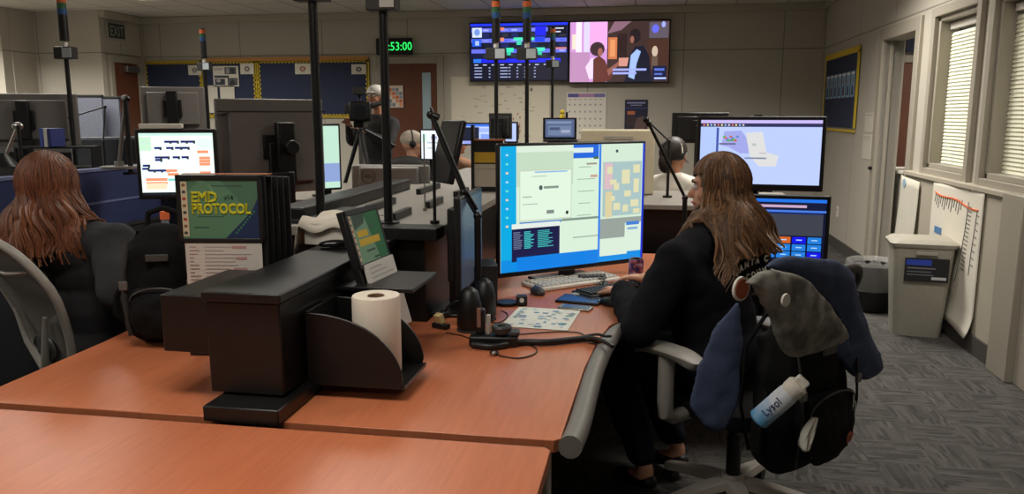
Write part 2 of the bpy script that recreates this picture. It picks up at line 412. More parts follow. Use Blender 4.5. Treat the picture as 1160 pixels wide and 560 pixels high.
# corridor behind the doorway and windows
struct(MB().bx(XR+.15, 6, 10.2, 10.35, 0, ZC).build('wall_corridor_end', WALLX, smooth=0))
struct(MB().bx(5.5, 5.65, YN, 10.2, 0, ZC).build('wall_corridor_side', WALLY, smooth=0))
struct(MB().bx(XR+.15, 5.5, YN-.15, YN, 0, ZC).build('wall_corridor_near', WALLX, smooth=0))
q = PY(1013, 80, 10.2)
d = struct(MB().bx(q.x+.08, q.x+1.0, 10.13, 10.17, 0, 2.1).build('door_5', DOORW, bevel=.003))
MB().bx(q.x, q.x+.08, 10.11, 10.2, 0, 2.18).bx(q.x+.08, q.x+1.0, 10.11, 10.2, 2.1, 2.18).build('frame', DTRIM, d, bevel=.004)
MB().bx(q.x+.1, q.x+1.0, 10.14, 10.19, 2.22, 2.75).build('transom', mat('transom_glass', (44, 52, 78), .2, var=.1), d)
# back door with vision strip
x0, x1 = -3.60, -2.84
d = struct(MB().bx(x0, x1, YB-.045, YB-.002, 0, 2.18).build('door_1', DOORW, bevel=.003))
f = MB().bx(x0-.09, x0, YB-.06, YB, 0, 2.27).bx(x1, x1+.09, YB-.06, YB, 0, 2.27).bx(x0, x1, YB-.06, YB, 2.18, 2.27)
f.build('frame', DTRIM, d, bevel=.005)
v = MB().bx(-3.045, -2.925, YB-.055, YB-.044, 1.20, 2.06).build('vision_pane', mat('pale_blue_glass', (158, 182, 190), .25, var=.05), d, bevel=.003)
MB().cyl((-2.91, YB-.05, 1.0), (-2.91, YB-.11, 1.0), .014).cyl((-2.91, YB-.11, 1.0), (-3.02, YB-.11, 1.0), .011).build('handle', METAL, d)
# left door with closer
d = struct(MB().bx(XL, XL+.05, 9.92, 10.42, 0, 2.2).build('door_2', DOORW, bevel=.003))
MB().bx(XL, XL+.06, 9.84, 9.92, 0, 2.3).bx(XL, XL+.06, 10.42, 10.50, 0, 2.3).bx(XL, XL+.06, 9.92, 10.42, 2.2, 2.3).build('frame', DTRIM, d, bevel=.004)
MB().bx(XL+.05, XL+.12, 10.1, 10.38, 2.08, 2.16).build('closer', METAL, d, bevel=.006)
MB().ell((XL+.05, 10.55, 1.25), (.03, .03, .03)).build('handle', METAL, d)
# exit sign
t = thing('exit_sign', 'dark exit sign in a pale frame on the left wall above the brown door', 'sign', (XL, 10.06, 2.62), R(90))
MB().bx(-.19, .19, -.03, 0, -.12, .12).build('housing', LGREY, t, bevel=.006)
MB().bx(-.165, .165, -.036, -.03, -.095, .095).build('face', mat('exit_face', (48, 54, 50), .5), t)
text_mesh('lettering', 'EXIT', .19, mat('exit_letters', (150, 164, 150), .6), t, (0, -.037, -.068), align='CENTER', sx=.74)
# ------------------------------------------------------------------ ceiling lights
def lamp(x, y, wx, wy, pw, lab=True):
    t = thing('ceiling_light', 'recessed fluorescent ceiling panel', 'light', (x, y, ZC), 0, 'ceiling light panels')
    f = MB(); 
    for s in (-1, 1): f.bx(s*(wx/2+.015)-.015, s*(wx/2+.015)+.015, -wy/2-.03, wy/2+.03, -.02, 0).bx(-wx/2, wx/2, s*(wy/2+.015)-.015, s*(wy/2+.015)+.015, -.02, 0)
    f.build('frame', WHITEP, t)
    MB().bx(-wx/2, wx/2, -wy/2, wy/2, -.012, -.002).build('diffuser', emis((255, 246, 228), 1.5), t)
    if pw:
        l = bpy.data.lights.new('panel_light', 'AREA'); l.shape = 'RECTANGLE'; l.size = wx; l.size_y = wy; l.energy = pw; l.color = (1, .95, .87); l.spread = R(150)
        o = bpy.data.objects.new('panel_light', l); COL.objects.link(o); o.location = (x, y, ZC-.03)
LAMPS = [(-.9, 1.2, 17), (.9, 6.6, 50), (1.1, 3.9, 20), (-1.9, 4.6, 20), (-4.6, 1.6, 34), (-4.6, 5.2, 28), (-8.3, 7.4, 120), (-8.0, 5.4, 150), (-1.4, 8.6, 44), (-5.4, 8.6, 40), (-8, 3.5, 26), (-2.2, -1.2, 14)]
for x, y, pw in LAMPS: lamp(x, y, 1.2, .6, pw)
for y in (6.0, 8.6, 3.0): lamp(3.8, y, .6, 1.2, 34)
wd = bpy.data.worlds.new('world'); SC.world = wd; wd.use_nodes = True
wd.node_tree.nodes['Background'].inputs[0].default_value = (.9, .9, 1, 1); wd.node_tree.nodes['Background'].inputs[1].default_value = .15
SC.view_settings.view_transform = 'Standard'; SC.view_settings.look = 'None'; SC.view_settings.gamma = 1; SC.view_settings.exposure = .45
SC.view_settings.use_curve_mapping = False

# ------------------------------------------------------------------ back wall fittings
def back(x, z): return (x, YB, z)
# bulletin boards: three navy boards with scalloped yellow edging
def board(name, label, x0, x1, z0, z1, edge, bot=True):
    t = thing(name, label, 'bulletin board', ((x0+x1)/2, YB-.02, (z0+z1)/2), 0, 'navy bulletin boards on the back wall')
    w_, h_ = x1-x0, z1-z0
    MB().bx(-w_/2, w_/2, 0, .02, -h_/2, h_/2).build('backing', NAVYB, t)
    b = MB(); bw = .03; n = int(w_/.05)
    b.bx(-w_/2, w_/2, -.006, 0, h_/2-bw, h_/2)
    b.bx(-w_/2, w_/2, -.006, 0, -h_/2, -h_/2+bw)
    b.bx(-w_/2, -w_/2+bw, -.006, 0, -h_/2, h_/2)
    b.bx(w_/2-bw, w_/2, -.006, 0, -h_/2, h_/2)
    for k in range(n):
        x = -w_/2+(k+.5)*w_/n
        for s in (-1, 1): b.cyl((x, -.006, s*(h_/2-bw)), (x, 0, s*(h_/2-bw)), w_/n*.36, n=10)
    m_ = int(h_/.06)
    for k in range(m_):
        z = -h_/2+(k+.5)*h_/m_
        for s in (-1, 1): b.cyl((s*(w_/2-bw), -.006, z), (s*(w_/2-bw), 0, z), h_/m_*.36, n=10)
    b.build('scalloped_border', edge, t, smooth=0)
    return t
xs = [PY(x, 90, YB).x for x in (165, 231, 292, 355, 419)]
zt, zb_ = 2.255, 1.46
board('bulletin_board', 'navy bulletin board with a yellow edge at the left end of the back wall', xs[0], xs[1]-.01, zt, zb_, YEL) if 0 else None
B1 = board('bulletin_board', 'navy bulletin board at the left end of the back wall behind the monitor back', xs[0], xs[1]-.005, zb_, zt, YEL)
B2 = board('bulletin_board', 'navy bulletin board with a photo sheet and white papers pinned on it', xs[1]+.005, xs[2]-.005, zb_, zt, YEL)
B3 = board('bulletin_board', 'wide navy bulletin board with orange top edge behind the standing cameraman', xs[2]+.005, xs[4], zb_, zt, YEL)
# orange printed edging along the top of the boards
tag(MB().bx(xs[1], xs[4], YB-.031, YB-.026, zt-.015, zt+.035).build('border_strip', ORG), 'orange printed border strip along the top of the navy boards', 'border strip')
def sheet(label, cat, a, b, Y, shapes, base=(214, 208, 194), group=None, nm='paper_sheet'):
    """paper between pixel corners a (top left) and b (bottom right) on the plane Y"""
    p = PY(*a, Y); q = PY(*b, Y); w_ = q.x-p.x; h_ = p.z-q.z
    t = graphic(nm, None, w_, h_, shapes, base, th=.003); t.location = ((p.x+q.x)/2, Y-.004, (p.z+q.z)/2)
    return tag(t, label, cat, group)
def badge(c): return [('c', .5, .5, .2, .24, c), ('c', .5, .5, .1, .12, (190, 186, 176)), ('r', .3, .8, .7, .84, (120, 120, 120))]
Yb = YB-.034
sheet('white page with a grey round seal on the left navy board', 'paper', (213, 74), (228, 85), Yb, badge((104, 100, 100)), group='seal pages')
sheet('white page with a grey round seal right of the photo sheet', 'paper', (272, 72), (288, 84), Yb, badge((96, 90, 88)), group='seal pages')
sheet('white page with an orange-brown round seal left of the dark post', 'paper', (334, 72), (352, 84), Yb, badge((168, 92, 60)), group='seal pages')
sheet('white page with a dark blue round seal near the end of the boards', 'paper', (398, 73), (415, 84), Yb, badge((52, 58, 96)), group='seal pages')
PH = [('r', .46, .06, .92, .4, (84, 84, 88)), ('r', .52, .1, .64, .36, (150, 148, 146)), ('r', .7, .12, .84, .36, (52, 56, 66)), ('r', .04, .46, .62, .58, (60, 64, 78)),
      ('r', .06, .62, .46, .92, (58, 62, 80)), ('c', .2, .72, .08, .08, (172, 168, 164)), ('r', .56, .58, .96, .94, (92, 92, 96)), ('p', [(.6, .94), (.76, .62), (.92, .94)], (44, 48, 58)), ('r', .06, .1, .4, .2, (176, 172, 166))]
sheet('white sheet of black and white photos pinned to the navy board', 'photo sheet', (241, 75), (271, 98), Yb, PH, nm='photo_sheet')
sheet('blank white page under the photo sheet, left of two', 'paper', (235, 97), (248, 128), Yb, [('r', .1, .05, .9, .08, (190, 186, 176))], group='blank pages')
sheet('blank white page under the photo sheet, right of two', 'paper', (249, 97), (266, 112), Yb, [('r', .1, .08, .9, .12, (190, 186, 176))], group='blank pages')
# calendar on the brown door
CALD = []
for r_ in range(5):
    for c_ in range(4): CALD.append(('r', .06+c_*.23, .12+r_*.17, .06+c_*.23+.2, .12+r_*.17+.14, [(206, 102, 62), (222, 214, 200), (150, 156, 166), (226, 150, 110), (120, 130, 150)][(r_*3+c_*2) % 5]))
sheet('orange and white picture sheet taped to the brown back door', 'poster', (439, 97), (457, 122), YB-.06, CALD, base=(216, 200, 180), nm='door_poster')
# digital clock
p = PY(427, 44, YB); q = PY(468, 62, YB)
t = thing('digital_clock', 'black wall clock with green digits above the brown door', 'clock', ((p.x+q.x)/2, YB-.03, (p.z+q.z)/2))
W_, H_ = q.x-p.x, p.z-q.z
MB().bx(-W_/2, W_/2, -.03, .03, -H_/2, H_/2).build('housing', BLKP, t, bevel=.01)
text_mesh('digits', '14:53:00', .158, emis((40, 225, 95), 1.1), t, (.02, -.032, -.053), align='CENTER', sx=.88)
# televisions
def tv(label, a, b, shapes, base):
    p = PY(*a, YB-.1); q = PY(*b, YB-.1); w_, h_ = q.x-p.x, p.z-q.z
    t = thing('television', label, 'television', ((p.x+q.x)/2, YB-.09, (p.z+q.z)/2), 0, 'wall televisions')
    MB().bx(-w_/2, w_/2, -.03, .03, -h_/2, h_/2).build('housing', BLKP, t, bevel=.008)
    MB().bx(-.25, .25, .03, .09, -.2, .2).build('wall_mount', BLKM, t)
    graphic('screen', t, w_-.03, h_-.035, shapes, base, emit=1.0, y=-.032)
    return t
S = []
bl = (96, 104, 216)
for r_ in range(3):
    y = .10+r_*.185
    S.append(('r', .01, y-.02, .99, y+.05, bl)); 
    for c_ in range(9):
        x = .12+c_*.098; 
        S.append(('r', x, y+.055, x+.088, y+.155, (14, 18, 40))); S.append(('r', x+.01, y+.07, x+.078, y+.14, [(26, 36, 88), (20, 24, 40), (40, 44, 60)][(c_+r_) % 3]))
        S.append(('r', x+.012, y, x+.07, y+.03, [(150, 158, 236), (120, 130, 230), (70, 90, 220)][(c_*2+r_) % 3]))
S += [('r', 0, 0, 1, .045, (30, 50, 214)), ('r', .02, .07, .12, .24, (196, 208, 236)), ('c', .07, .15, .03, .06, (110, 140, 210)), ('r', .02, .27, .11, .40, (30, 84, 210)), ('r', .05, .3, .09, .38, (160, 180, 240)),
      ('r', .30, .07, .35, .12, (222, 120, 90)), ('r', .30, .25, .35, .31, (222, 130, 96)), ('r', .45, .25, .56, .30, (70, 220, 170)), ('r', .48, .31, .53, .38, (60, 200, 160)), ('r', .6, .25, .66, .3, (80, 220, 150)),
      ('r', .35, .43, .45, .50, (60, 220, 170)), ('r', .38, .5, .42, .56, (50, 190, 150)), ('r', .66, .43, .77, .49, (70, 220, 180)), ('r', .70, .49, .74, .56, (50, 190, 150)), ('r', .67, .06, .78, .22, (28, 34, 226)), ('r', .67, .24, .77, .33, (30, 60, 226)),
      ('r', .88, .43, .99, .46, (200, 120, 110)), ('r', .80, .05, .99, .2, (10, 12, 26)), ('r', .86, .09, .96, .11, (200, 200, 220)), ('r', .87, .15, .93, .17, (200, 200, 220)),
      ('r', 0, .60, 1, 1, (10, 12, 34)), ('r', .03, .62, .93, .69, (24, 34, 228)), ('r', .03, .62, .11, .69, (40, 110, 220))]
for c_ in range(9): S.append(('r', .04+c_*.09, .72, .08+c_*.09, .735, (190, 196, 226)))
for r_ in range(4):
    for c_, x in enumerate((.04, .19, .31, .40, .48, .56, .66)): S.append(('r', x, .77+r_*.055, x+(.08 if c_ in (0, 2) else .018), .788+r_*.055, (150, 160, 200)))
tv('left wall television showing a blue status grid', (532, 26), (644, 92), S, (16, 22, 60))
S = [('r', 0, 0, .38, 1, (196, 140, 200)), ('r', .06, 0, .12, .5, (236, 214, 250)), ('r', .14, 0, .2, .7, (206, 196, 244)), ('r', .2, .0, .38, .45, (222, 160, 214)), ('r', .02, .2, .06, .45, (236, 208, 190)), ('r', 0, .5, .2, 1, (176, 130, 170)),
     ('r', .38, 0, 1, 1, (58, 42, 40)), ('r', .39, .26, .48, .62, (190, 112, 70)), ('r', .41, .3, .46, .58, (214, 140, 92)), ('r', .48, .2, .58, .62, (44, 30, 30)), ('p', [(.45, .0), (.62, 0), (.52, .14), (.38, .2)], (128, 94, 110)),
     ('r', .5, .6, .62, .74, (196, 138, 124)), ('r', .78, .3, 1, .95, (66, 42, 34)), ('r', .8, .02, .99, .28, (88, 78, 90)), ('c', .86, .13, .035, .07, (96, 100, 220)), ('c', .94, .06, .02, .05, (150, 160, 230)), ('c', .86, .5, .03, .09, (188, 168, 148)), ('r', .83, .58, .89, .8, (96, 76, 66)),
     ('p', [(.2, .95), (.16, .75), (.22, .6), (.28, .6), (.3, .95)], (222, 200, 236)),
     ('p', [(.24, 1), (.24, .62), (.3, .56), (.36, .64), (.4, .8), (.47, .68), (.48, .74), (.42, .96), (.36, 1)], (92, 46, 40)),
     ('c', .28, .45, .075, .12, (58, 40, 46)), ('c', .31, .5, .025, .07, (150, 92, 80)), ('p', [(.38, .8), (.5, .66), (.5, .72), (.4, .9)], (140, 86, 76)),
     ('p', [(.56, 1), (.6, .6), (.66, .42), (.74, .4), (.8, .55), (.84, 1)], (22, 24, 40)), ('p', [(.6, .92), (.62, .56), (.68, .46), (.72, .5), (.68, .7), (.66, .96)], (150, 176, 232)), ('c', .66, .24, .055, .12, (34, 26, 30)), ('c', .63, .3, .02, .06, (142, 92, 76)),
     ('r', .44, .78, .78, .815, (150, 160, 240)), ('r', .44, .84, .68, .875, (150, 160, 240)), ('r', .84, .74, .98, .98, (20, 26, 56)), ('r', .86, .78, .96, .82, (80, 100, 190)), ('r', .86, .86, .94, .89, (80, 100, 190)), ('r', .86, .93, .98, .96, (170, 180, 230))]
tv('right wall television showing a programme with two people talking', (645, 24), (758, 94), S, (58, 42, 40))
# wall map / whiteboard
S = []
rr = random.Random(3)
for i in range(46):
    x = .1+.75*rr.random(); y = .1+.8*rr.random(); g = 165+int(30*rr.random())
    S.append(('p', [(x, y), (x+.02+.04*rr.random(), y+.01), (x+.03, y+.022), (x-.005, y+.018)], (g, g-8, g-22)))
for i in range(14): x = .52+.2*rr.random(); y = .55+.3*rr.random(); S.append(('c', x, y, .008, .02, (188, 140, 112)))
S.append(('c', .82, .2, .014, .03, (128, 122, 110)))
sheet('large pale wall map with faint markings below the televisions', 'wall map', (511, 87), (622, 162), YB-.005, S, base=(218, 210, 190), nm='wall_map')
# wall calendar
S = [('r', .03, .02, .97, .1, (172, 130, 168)), ('r', .03, .02, .3, .1, (90, 84, 150)), ('r', .7, .02, .97, .1, (120, 110, 170))]
for c_ in range(7):
    S.append(('r', .05+c_*.13, .14, .12+c_*.13, .155, (150, 150, 150)))
    for r_ in range(5): S.append(('r', .06+c_*.13, .24+r_*.15, .1+c_*.13, .275+r_*.15, (150, 148, 146)))
sheet('white month calendar with a purple header below the televisions', 'calendar', (642, 105), (686, 158), YB-.006, S, base=(222, 216, 204), nm='wall_calendar')
S = [('r', .1, .08, .9, .13, (150, 150, 190)), ('r', .25, .17, .75, .2, (150, 150, 190)), ('r', 0, .26, 1, .3, (60, 64, 120)), ('r', .12, .38, .45, .5, (190, 110, 70)), ('r', .08, .55, .5, .9, (60, 48, 52)), ('p', [(.4, 1), (.55, .6), (.8, .55), (.95, .8), (.95, 1)], (104, 82, 82))]
sheet('small dark poster with an orange picture right of the calendar', 'poster', (708, 113), (733, 147), YB-.006, S, base=(36, 36, 62), nm='wall_poster')

# ------------------------------------------------------------------ right wall fittings
def rwall(name, label, cat, y0, y1, z0, z1, shapes, base, off=.004):
    """flat item on the right wall; y0 far, y1 near"""
    t = graphic(name, None, abs(y0-y1), z1-z0, shapes, base, th=.003); t.rotation_euler = (0, 0, R(-90)); t.location = (XR-off, (y0+y1)/2, (z0+z1)/2)
    return tag(t, label, cat)
t = thing('photo_board', 'navy board with a yellow edge and a row of portrait cards on the right wall', 'bulletin board', (XR-.02, (10.9+9.05)/2-.35, 1.76), R(-90))
wb_, hb_ = 1.50, .80
MB().bx(-wb_/2, wb_/2, 0, .02, -hb_/2, hb_/2).build('backing', NAVYB, t)
b = MB(); rr = random.Random(5)
for s in (-1, 1):
    b.bx(-wb_/2-.05, wb_/2+.05, -.004, .006, s*hb_/2-.02, s*hb_/2+s*.045); b.bx(s*wb_/2-.015, s*wb_/2+s*.05, -.004, .006, -hb_/2, hb_/2)
b.build('wavy_border', YEL, t)
for k in range(7):
    x = -wb_/2+.07+k*.2
    c_ = graphic('portrait_card', t, .165, .27, [('r', .08, .04, .92, .12, (236, 236, 232)), ('p', [(.2, .92), (.3, .55), (.7, .55), (.8, .92)], [(60, 64, 84), (84, 60, 60), (50, 70, 96)][k % 3]), ('c', .5, .38, .16, .14, (150, 120, 104))], (134, 168, 196), y=-.004, cx=x+.085, cz=.06)
rwall('wall_note', 'white sheet taped to the right wall beside the door frame, upper of two', 'paper', 8.5, 8.2, 1.33, 1.52, [('r', .1, .1, .9, .14, (150, 150, 150))], (206, 200, 186))
rwall('wall_note', 'white sheet taped to the right wall beside the door frame, lower of two', 'paper', 8.52, 8.2, 1.07, 1.31, [('r', .1, .1, .9, .13, (160, 156, 150)), ('r', .1, .2, .7, .22, (160, 156, 150))], (206, 200, 186))
t = thing('wall_outlet', 'white wall outlet low on the right wall before the doorway', 'outlet', (XR, 9.4, .42), R(-90))
MB().bx(-.04, .04, -.008, 0, -.06, .06).build('plate', WHITEP, t, bevel=.003)
MB().bx(-.015, .015, -.011, -.008, .01, .035).build('socket', LGREY, t)
# seating map, curled away from the wall at the bottom
S = []
xm = XR-.062
t = thing('wall_map', 'large white hand-drawn route map with an orange line below the windows', 'map', (xm, 5.77, .1), R(-90))
mb = MB(); Wm, Hm = .92, .93
def mapf(u, v):
    curl = .0 if v < .82 else ((v-.82)/.18)**2*.03*(.4+u)
    return ((u-.5)*Wm, -.002-curl-.006*sin(u*7), Hm*(1-v)-.02*u*(v > .5)*(v-.5)+(.05*(1-u)*v))
mb.m(mat('map_paper', (222, 216, 202), .8, var=.03)).grid(mapf, 24, 24)
o = mb.build('sheet', None, t); s_ = o.modifiers.new('thick', 'SOLIDIFY'); s_.thickness = .0015
def strokes(name, segs, mt, r):
    m_ = MB()
    for seg in segs: 
        P3 = []
        for u, v in seg:
            a = V(mapf(u, v)); P3.append((a.x, a.y-.003, a.z))
        m_.tube(P3, r, n=4)
    return m_.build(name, mt, t)
strokes('orange_line', [[(.08+.84*k/10, .09+.05*k/10+.01*sin(k)) for k in range(11)]], mat('orange_marker', (226, 110, 60), .7), .006)
segs = []
for k in range(13): u = .1+k*.042; segs.append([(u, .10), (u-.02, .17+.02*(k % 3))])
segs.append([(.72, .1), (.70, .3), (.66, .5), (.6, .7)]); segs.append([(.9, .14), (.86, .4), (.84, .6)]); segs.append([(.45, .6), (.4, .75), (.36, .9)])
for k in range(16): v = .13+k*.03; segs.append([(.72-.003*k, v), (.79-.003*k, v+.004)])
for k in range(8): v = .17+k*.05; segs.append([(.9-.005*k, v), (.94-.005*k, v+.005)])
for k in range(12): v = .46+k*.028; segs.append([(.30+.02*(k % 3), v), (.38+.02*(k % 4), v+.01)])
for k in range(8): v = .58+k*.04; segs.append([(.42-.01*k, v), (.5-.01*k, v)])
strokes('ink_lines', segs, mat('grey_marker', (96, 94, 92), .7), .0028)
m_ = MB(); 
for a, b_ in (((.13, .36), (.28, .41)), ((.16, .46), (.26, .47)), ((.18, .5), (.27, .51)), ((.2, .54), (.3, .55))):
    p = V(mapf(*a)); q = V(mapf(*b_)); m_.bx(p.x, q.x, p.y-.005, p.y-.003, q.z, p.z)
m_.build('blue_note', mat('blue_note', (84, 128, 176), .7), t)
t = thing('wall_chart', 'pale map sheet with a blue blot leaning beside the doorway', 'map', (XR-.085, 6.72, .36), R(-90))
mb = MB().m(mat('chart_paper', (198, 194, 180), .8, var=.08, scale=8)).grid(lambda u, v: ((u-.5)*.42, -.012*sin(u*5)-.03*v*v, .66*(1-v)-.03*u), 10, 10)
o = mb.build('sheet', None, t); s_ = o.modifiers.new('thick', 'SOLIDIFY'); s_.thickness = .002
MB().cyl((-.07, -.001, .6), (-.07, -.016, .6), .035, n=12).build('blue_blot', mat('pale_blue_ink', (140, 172, 190), .8), t)
# cabinet and appliance in the corridor
t = thing('cabinet', 'pale low cabinet seen through the doorway', 'cabinet', (2.70, 8.3, 0))
MB().bx(-.35, .5, -.3, .3, 0, .95).build('body', LGREY, t, bevel=.01); MB().bx(-.38, .53, -.33, .33, .95, .98).build('top', WHITEP, t, bevel=.006)
MB().bx(-.33, .07, -.315, -.3, .05, .9).build('door', WHITEP, t, bevel=.004)
t = thing('coffee_machine', 'black appliance standing on the pale cabinet beyond the doorway', 'appliance', (2.58, 8.2, .98))
MB().bx(-.1, .1, -.1, .12, 0, .04).bx(-.1, .1, .04, .12, .04, .34).bx(-.1, .1, -.1, .12, .26, .36).build('body', BLKP, t, bevel=.01)
MB().lathe([(.05, 0), (.07, .05), (.06, .14), (.05, .15)], (0, -.03, .05)).build('jug', mat('smoky_glass', (40, 38, 38), .1), t)
# bins
t = thing('waste_bin', 'tall grey slim bin with a flat lid and black label under the route map', 'bin', (1.86, 5.78, 0), R(-8))
def bin_ring(z, k): return z, k
mb = MB(); W0, D0, W1, D1, Hb = .22, .34, .28, .42, .63
def slab(mb_, w0, d0, w1, d1, z0, z1, r=.04, n=5):
    rows = []
    for (w_, d_, z) in ((w0, d0, z0), (w1, d1, z1)):
        row = []
        for qx, qy, a0 in ((1, 1, 0), (-1, 1, 90), (-1, -1, 180), (1, -1, 270)):
            for k in range(n+1):
                a = R(a0+90*k/n); row.append(mb_.bm.verts.new((qx*(w_/2-r)+r*cos(a), qy*(d_/2-r)+r*sin(a), z)))
        rows.append(row)
    n_ = len(rows[0]); fs = [mb_.bm.faces.new((rows[0][i], rows[0][(i+1) % n_], rows[1][(i+1) % n_], rows[1][i])) for i in range(n_)]
    fs += [mb_.bm.faces.new(rows[0][::-1]), mb_.bm.faces.new(rows[1])]; mb_._set(fs); return mb_
slab(mb, .30, .24, .38, .30, 0, .62); mb.build('body', mat('bin_grey', (160, 156, 144), .5), t)
mb = MB(); slab(mb, .40, .32, .42, .34, .62, .645); slab(mb, .42, .34, .36, .28, .645, .67); mb.build('lid', mat('bin_lid_grey', (172, 167, 154), .5), t)
MB().bx(-.17, .12, -.13, -.12, .635, .64).build('lid_slot', DGREY, t) if 0 else None
lb = graphic('label', t, .27, .16, [('r', .03, .06, .6, .3, (46, 74, 190)), ('r', .06, .4, .7, .45, (130, 130, 140)), ('r', .06, .55, .6, .6, (110, 110, 120)), ('r', .06, .68, .66, .73, (110, 110, 120)), ('r', .62, .78, .95, .9, (200, 200, 205))], (30, 31, 36), y=-.158, cz=.47, cx=.02)
MB().bx(-.05, .08, -.166, -.15, .57, .592).build('grip', LGREY, t, bevel=.004)
t = thing('waste_basket', 'round black waste basket lined with a clear bag beside the grey bin', 'bin', (1.73, 6.42, 0))
MB().lathe([(.135, 0), (.15, .02), (.17, .34), (.178, .36), (.165, .355), (.145, .05), (0, .03)], n=28).build('body', BLKP, t)
lin_m = mat('clear_liner', (214, 214, 212), .25, var=.1, scale=20, alpha=.22)
MB().lathe([(.172, .17), (.183, .2), (.187, .3), (.19, .375), (.186, .395), (.172, .38), (.15, .3), (.14, .2)], n=36, wob=lambda a, z: 1+.025*sin(9*a+z*20)+.02*sin(17*a)).build('liner', lin_m, t)
# ------------------------------------------------------------------ desks
def offset_poly(pts): return pts
def desk_top(mb, pts, z, th=.032): mb.prism(pts, (0, 0, z-th), (1, 0, 0), (0, 1, 0), th)
def leg_frame(parent, x, y0, y1, z=.715):
    m = MB(); m.bx(x-.035, x+.035, y0, y1, 0, .03).bx(x-.03, x+.03, (y0+y1)/2-.05, (y0+y1)/2+.05, .03, z).bx(x-.03, x+.03, y0+.05, y1-.05, z-.04, z)
    return m.build('leg', DGREY, parent, bevel=.006)
t = thing('desk', 'orange-brown laminate desk nearest the camera with nothing on it', 'desk', (0, 0, 0))
m = MB(); desk_top(m, [(-2.05, .72), (-.215, .72), (-.2, .74), (-.2, 1.685), (-.215, 1.70), (-2.05, 1.70)], .752); m.build('desktop', WOOD, t, bevel=.002)
MB().bx(-2.04, -.21, 1.6995, 1.704, .722, .750).build('edge_band', BLKP, t); leg_frame(t, -.36, .85, 1.6); leg_frame(t, -1.85, .85, 1.6)
MB().bx(-1.95, -.25, 1.704, 1.738, .60, .735).build('cable_channel', BLKM, t)
MB().bx(-1.9, -.3, 1.15, 1.18, .30, .71).build('modesty_panel', BLACK, t, bevel=.003)
RP = [(-.975, 1.745), (-.20, 1.745), (-.185, 1.76), (-.172, 2.3), (-.15, 2.62), (-.12, 2.80), (-.05, 2.93), (.01, 3.15), (.1, 3.38), (.28, 3.56), (.5, 3.64), (.80, 3.66), (.80, 4.35), (-.785, 4.35), (-.785, 2.735), (-.975, 2.735)]
t = thing('desk', 'orange-brown corner desk of the right workstation with a rounded grey edge', 'desk', (0, 0, 0))
m = MB(); desk_top(m, RP, .75); m.build('desktop', WOOD, t, bevel=.002)
eb = [V((x+.028, y, .733)) for x, y in RP[1:12]]; eb[0].x -= .0
P = [V((-.162, 1.752, .733)), V((-.152, 1.9, .733)), V((-.144, 2.3, .733)), V((-.122, 2.6, .733)), V((-.088, 2.78, .733)), V((-.02, 2.9, .733)), V((.04, 3.13, .733)), V((.13, 3.35, .733)), V((.29, 3.53, .733)), V((.5, 3.61, .733)), V((.80, 3.63, .733))]
def smooth_path(P, n=6):
    out = []
    for i in range(len(P)-1):
        a = P[max(i-1, 0)]; b = P[i]; c = P[i+1]; d = P[min(i+2, len(P)-1)]
        for k in range(n):
            s = k/n; out.append(.5*((2*b)+(c-a)*s+(2*a-5*b+4*c-d)*s*s+(3*b-a-3*c+d)*s**3))
    out.append(P[-1]); return out
MB().tube(smooth_path(P), .030, n=12, flat=.95).build('edge_bumper', mat('grey_rubber_edge', (112, 108, 102), .5), t)
leg_frame(t, -.30, 1.9, 2.6); leg_frame(t, .6, 3.75, 4.3); 
MB().bx(-.28, -.22, 1.80, 1.88, .05, .72).build('leg', LGREY, t, bevel=.006)
MB().bx(-.34, -.16, 1.79, 1.95, .03, .10).build('cable_tray', BLKM, t, bevel=.01)
MB().bx(-.72, .78, 4.28, 4.33, .1, .71).build('modesty_panel', BLACK, t)
LP = [(-.985-(x+.975) if x > -.97 else -.985, y) for x, y in RP]
LP = [(-.978-(x+.975), y) for x, y in RP]
t = thing('desk', 'orange-brown corner desk of the left workstation under the black backpack', 'desk', (0, 0, 0))
m = MB(); desk_top(m, LP, .75); m.build('desktop', WOOD, t, bevel=.002)
leg_frame(t, -1.6, 1.9, 2.6); leg_frame(t, -2.6, 3.75, 4.3)
MB().bx(-2.8, -1.1, 4.28, 4.33, .1, .71).build('modesty_panel', BLACK, t)

# ------------------------------------------------------------------ black console ridge between the two desks
t = thing('divider_console', 'long black box console running down the middle between the two desks', 'console', (-.995, 1.8, .75))
m = MB().bx(-.10, .10, .0, 1.0, .045, .285); m.build('body', BLACK, t, bevel=.004)
MB().bx(-.105, .108, -.012, 1.0, .286, .312).build('top_rail', BLACK, t, bevel=.004)
MB().bx(-.075, .125, -.085, .22, 0, .04).build('foot_plate', BLACK, t, bevel=.004)
MB().bx(-.26, -.10, .05, .40, .13, .285).build('side_shelf', BLACK, t, bevel=.004)
m = MB()
for k in range(4): m.bx(.10, .112, .25, .98, .09+k*.045, .10+k*.045)
m.build('side_slots', BLKM, t)
# rounded paper towel bin on its right side
t = thing('towel_holder', 'black quarter-round holder on the right side of the console with a paper roll', 'holder', (-.885, 1.93, .785))
def qpoly(w_, h_):
    P = [(0, 0), (w_*.97, 0)]
    for k in range(16):
        a = R(4+84*k/15); P.append((w_*cos(a)**.9, .012+h_*sin(a)))
    P.append((0, h_+.012)); return P
MB().prism(qpoly(.265, .185), (0, 0, 0), (1, 0, 0), (0, 0, 1), .008).build('side_plate', BLKM, t, bevel=.002)
MB().prism(qpoly(.265, .185), (0, .20, 0), (1, 0, 0), (0, 0, 1), .008).build('side_plate', BLKM, t, bevel=.002)
MB().bx(0, .27, -.005, .2, 0, .01).build('tray', BLKM, t); MB().bx(0, .008, -.005, .2, 0, .2).build('back_plate', BLKM, t)
t2 = thing('paper_towel_roll', 'white paper towel roll standing in the quarter-round black holder', 'paper roll', (-.725, 2.03, .797))
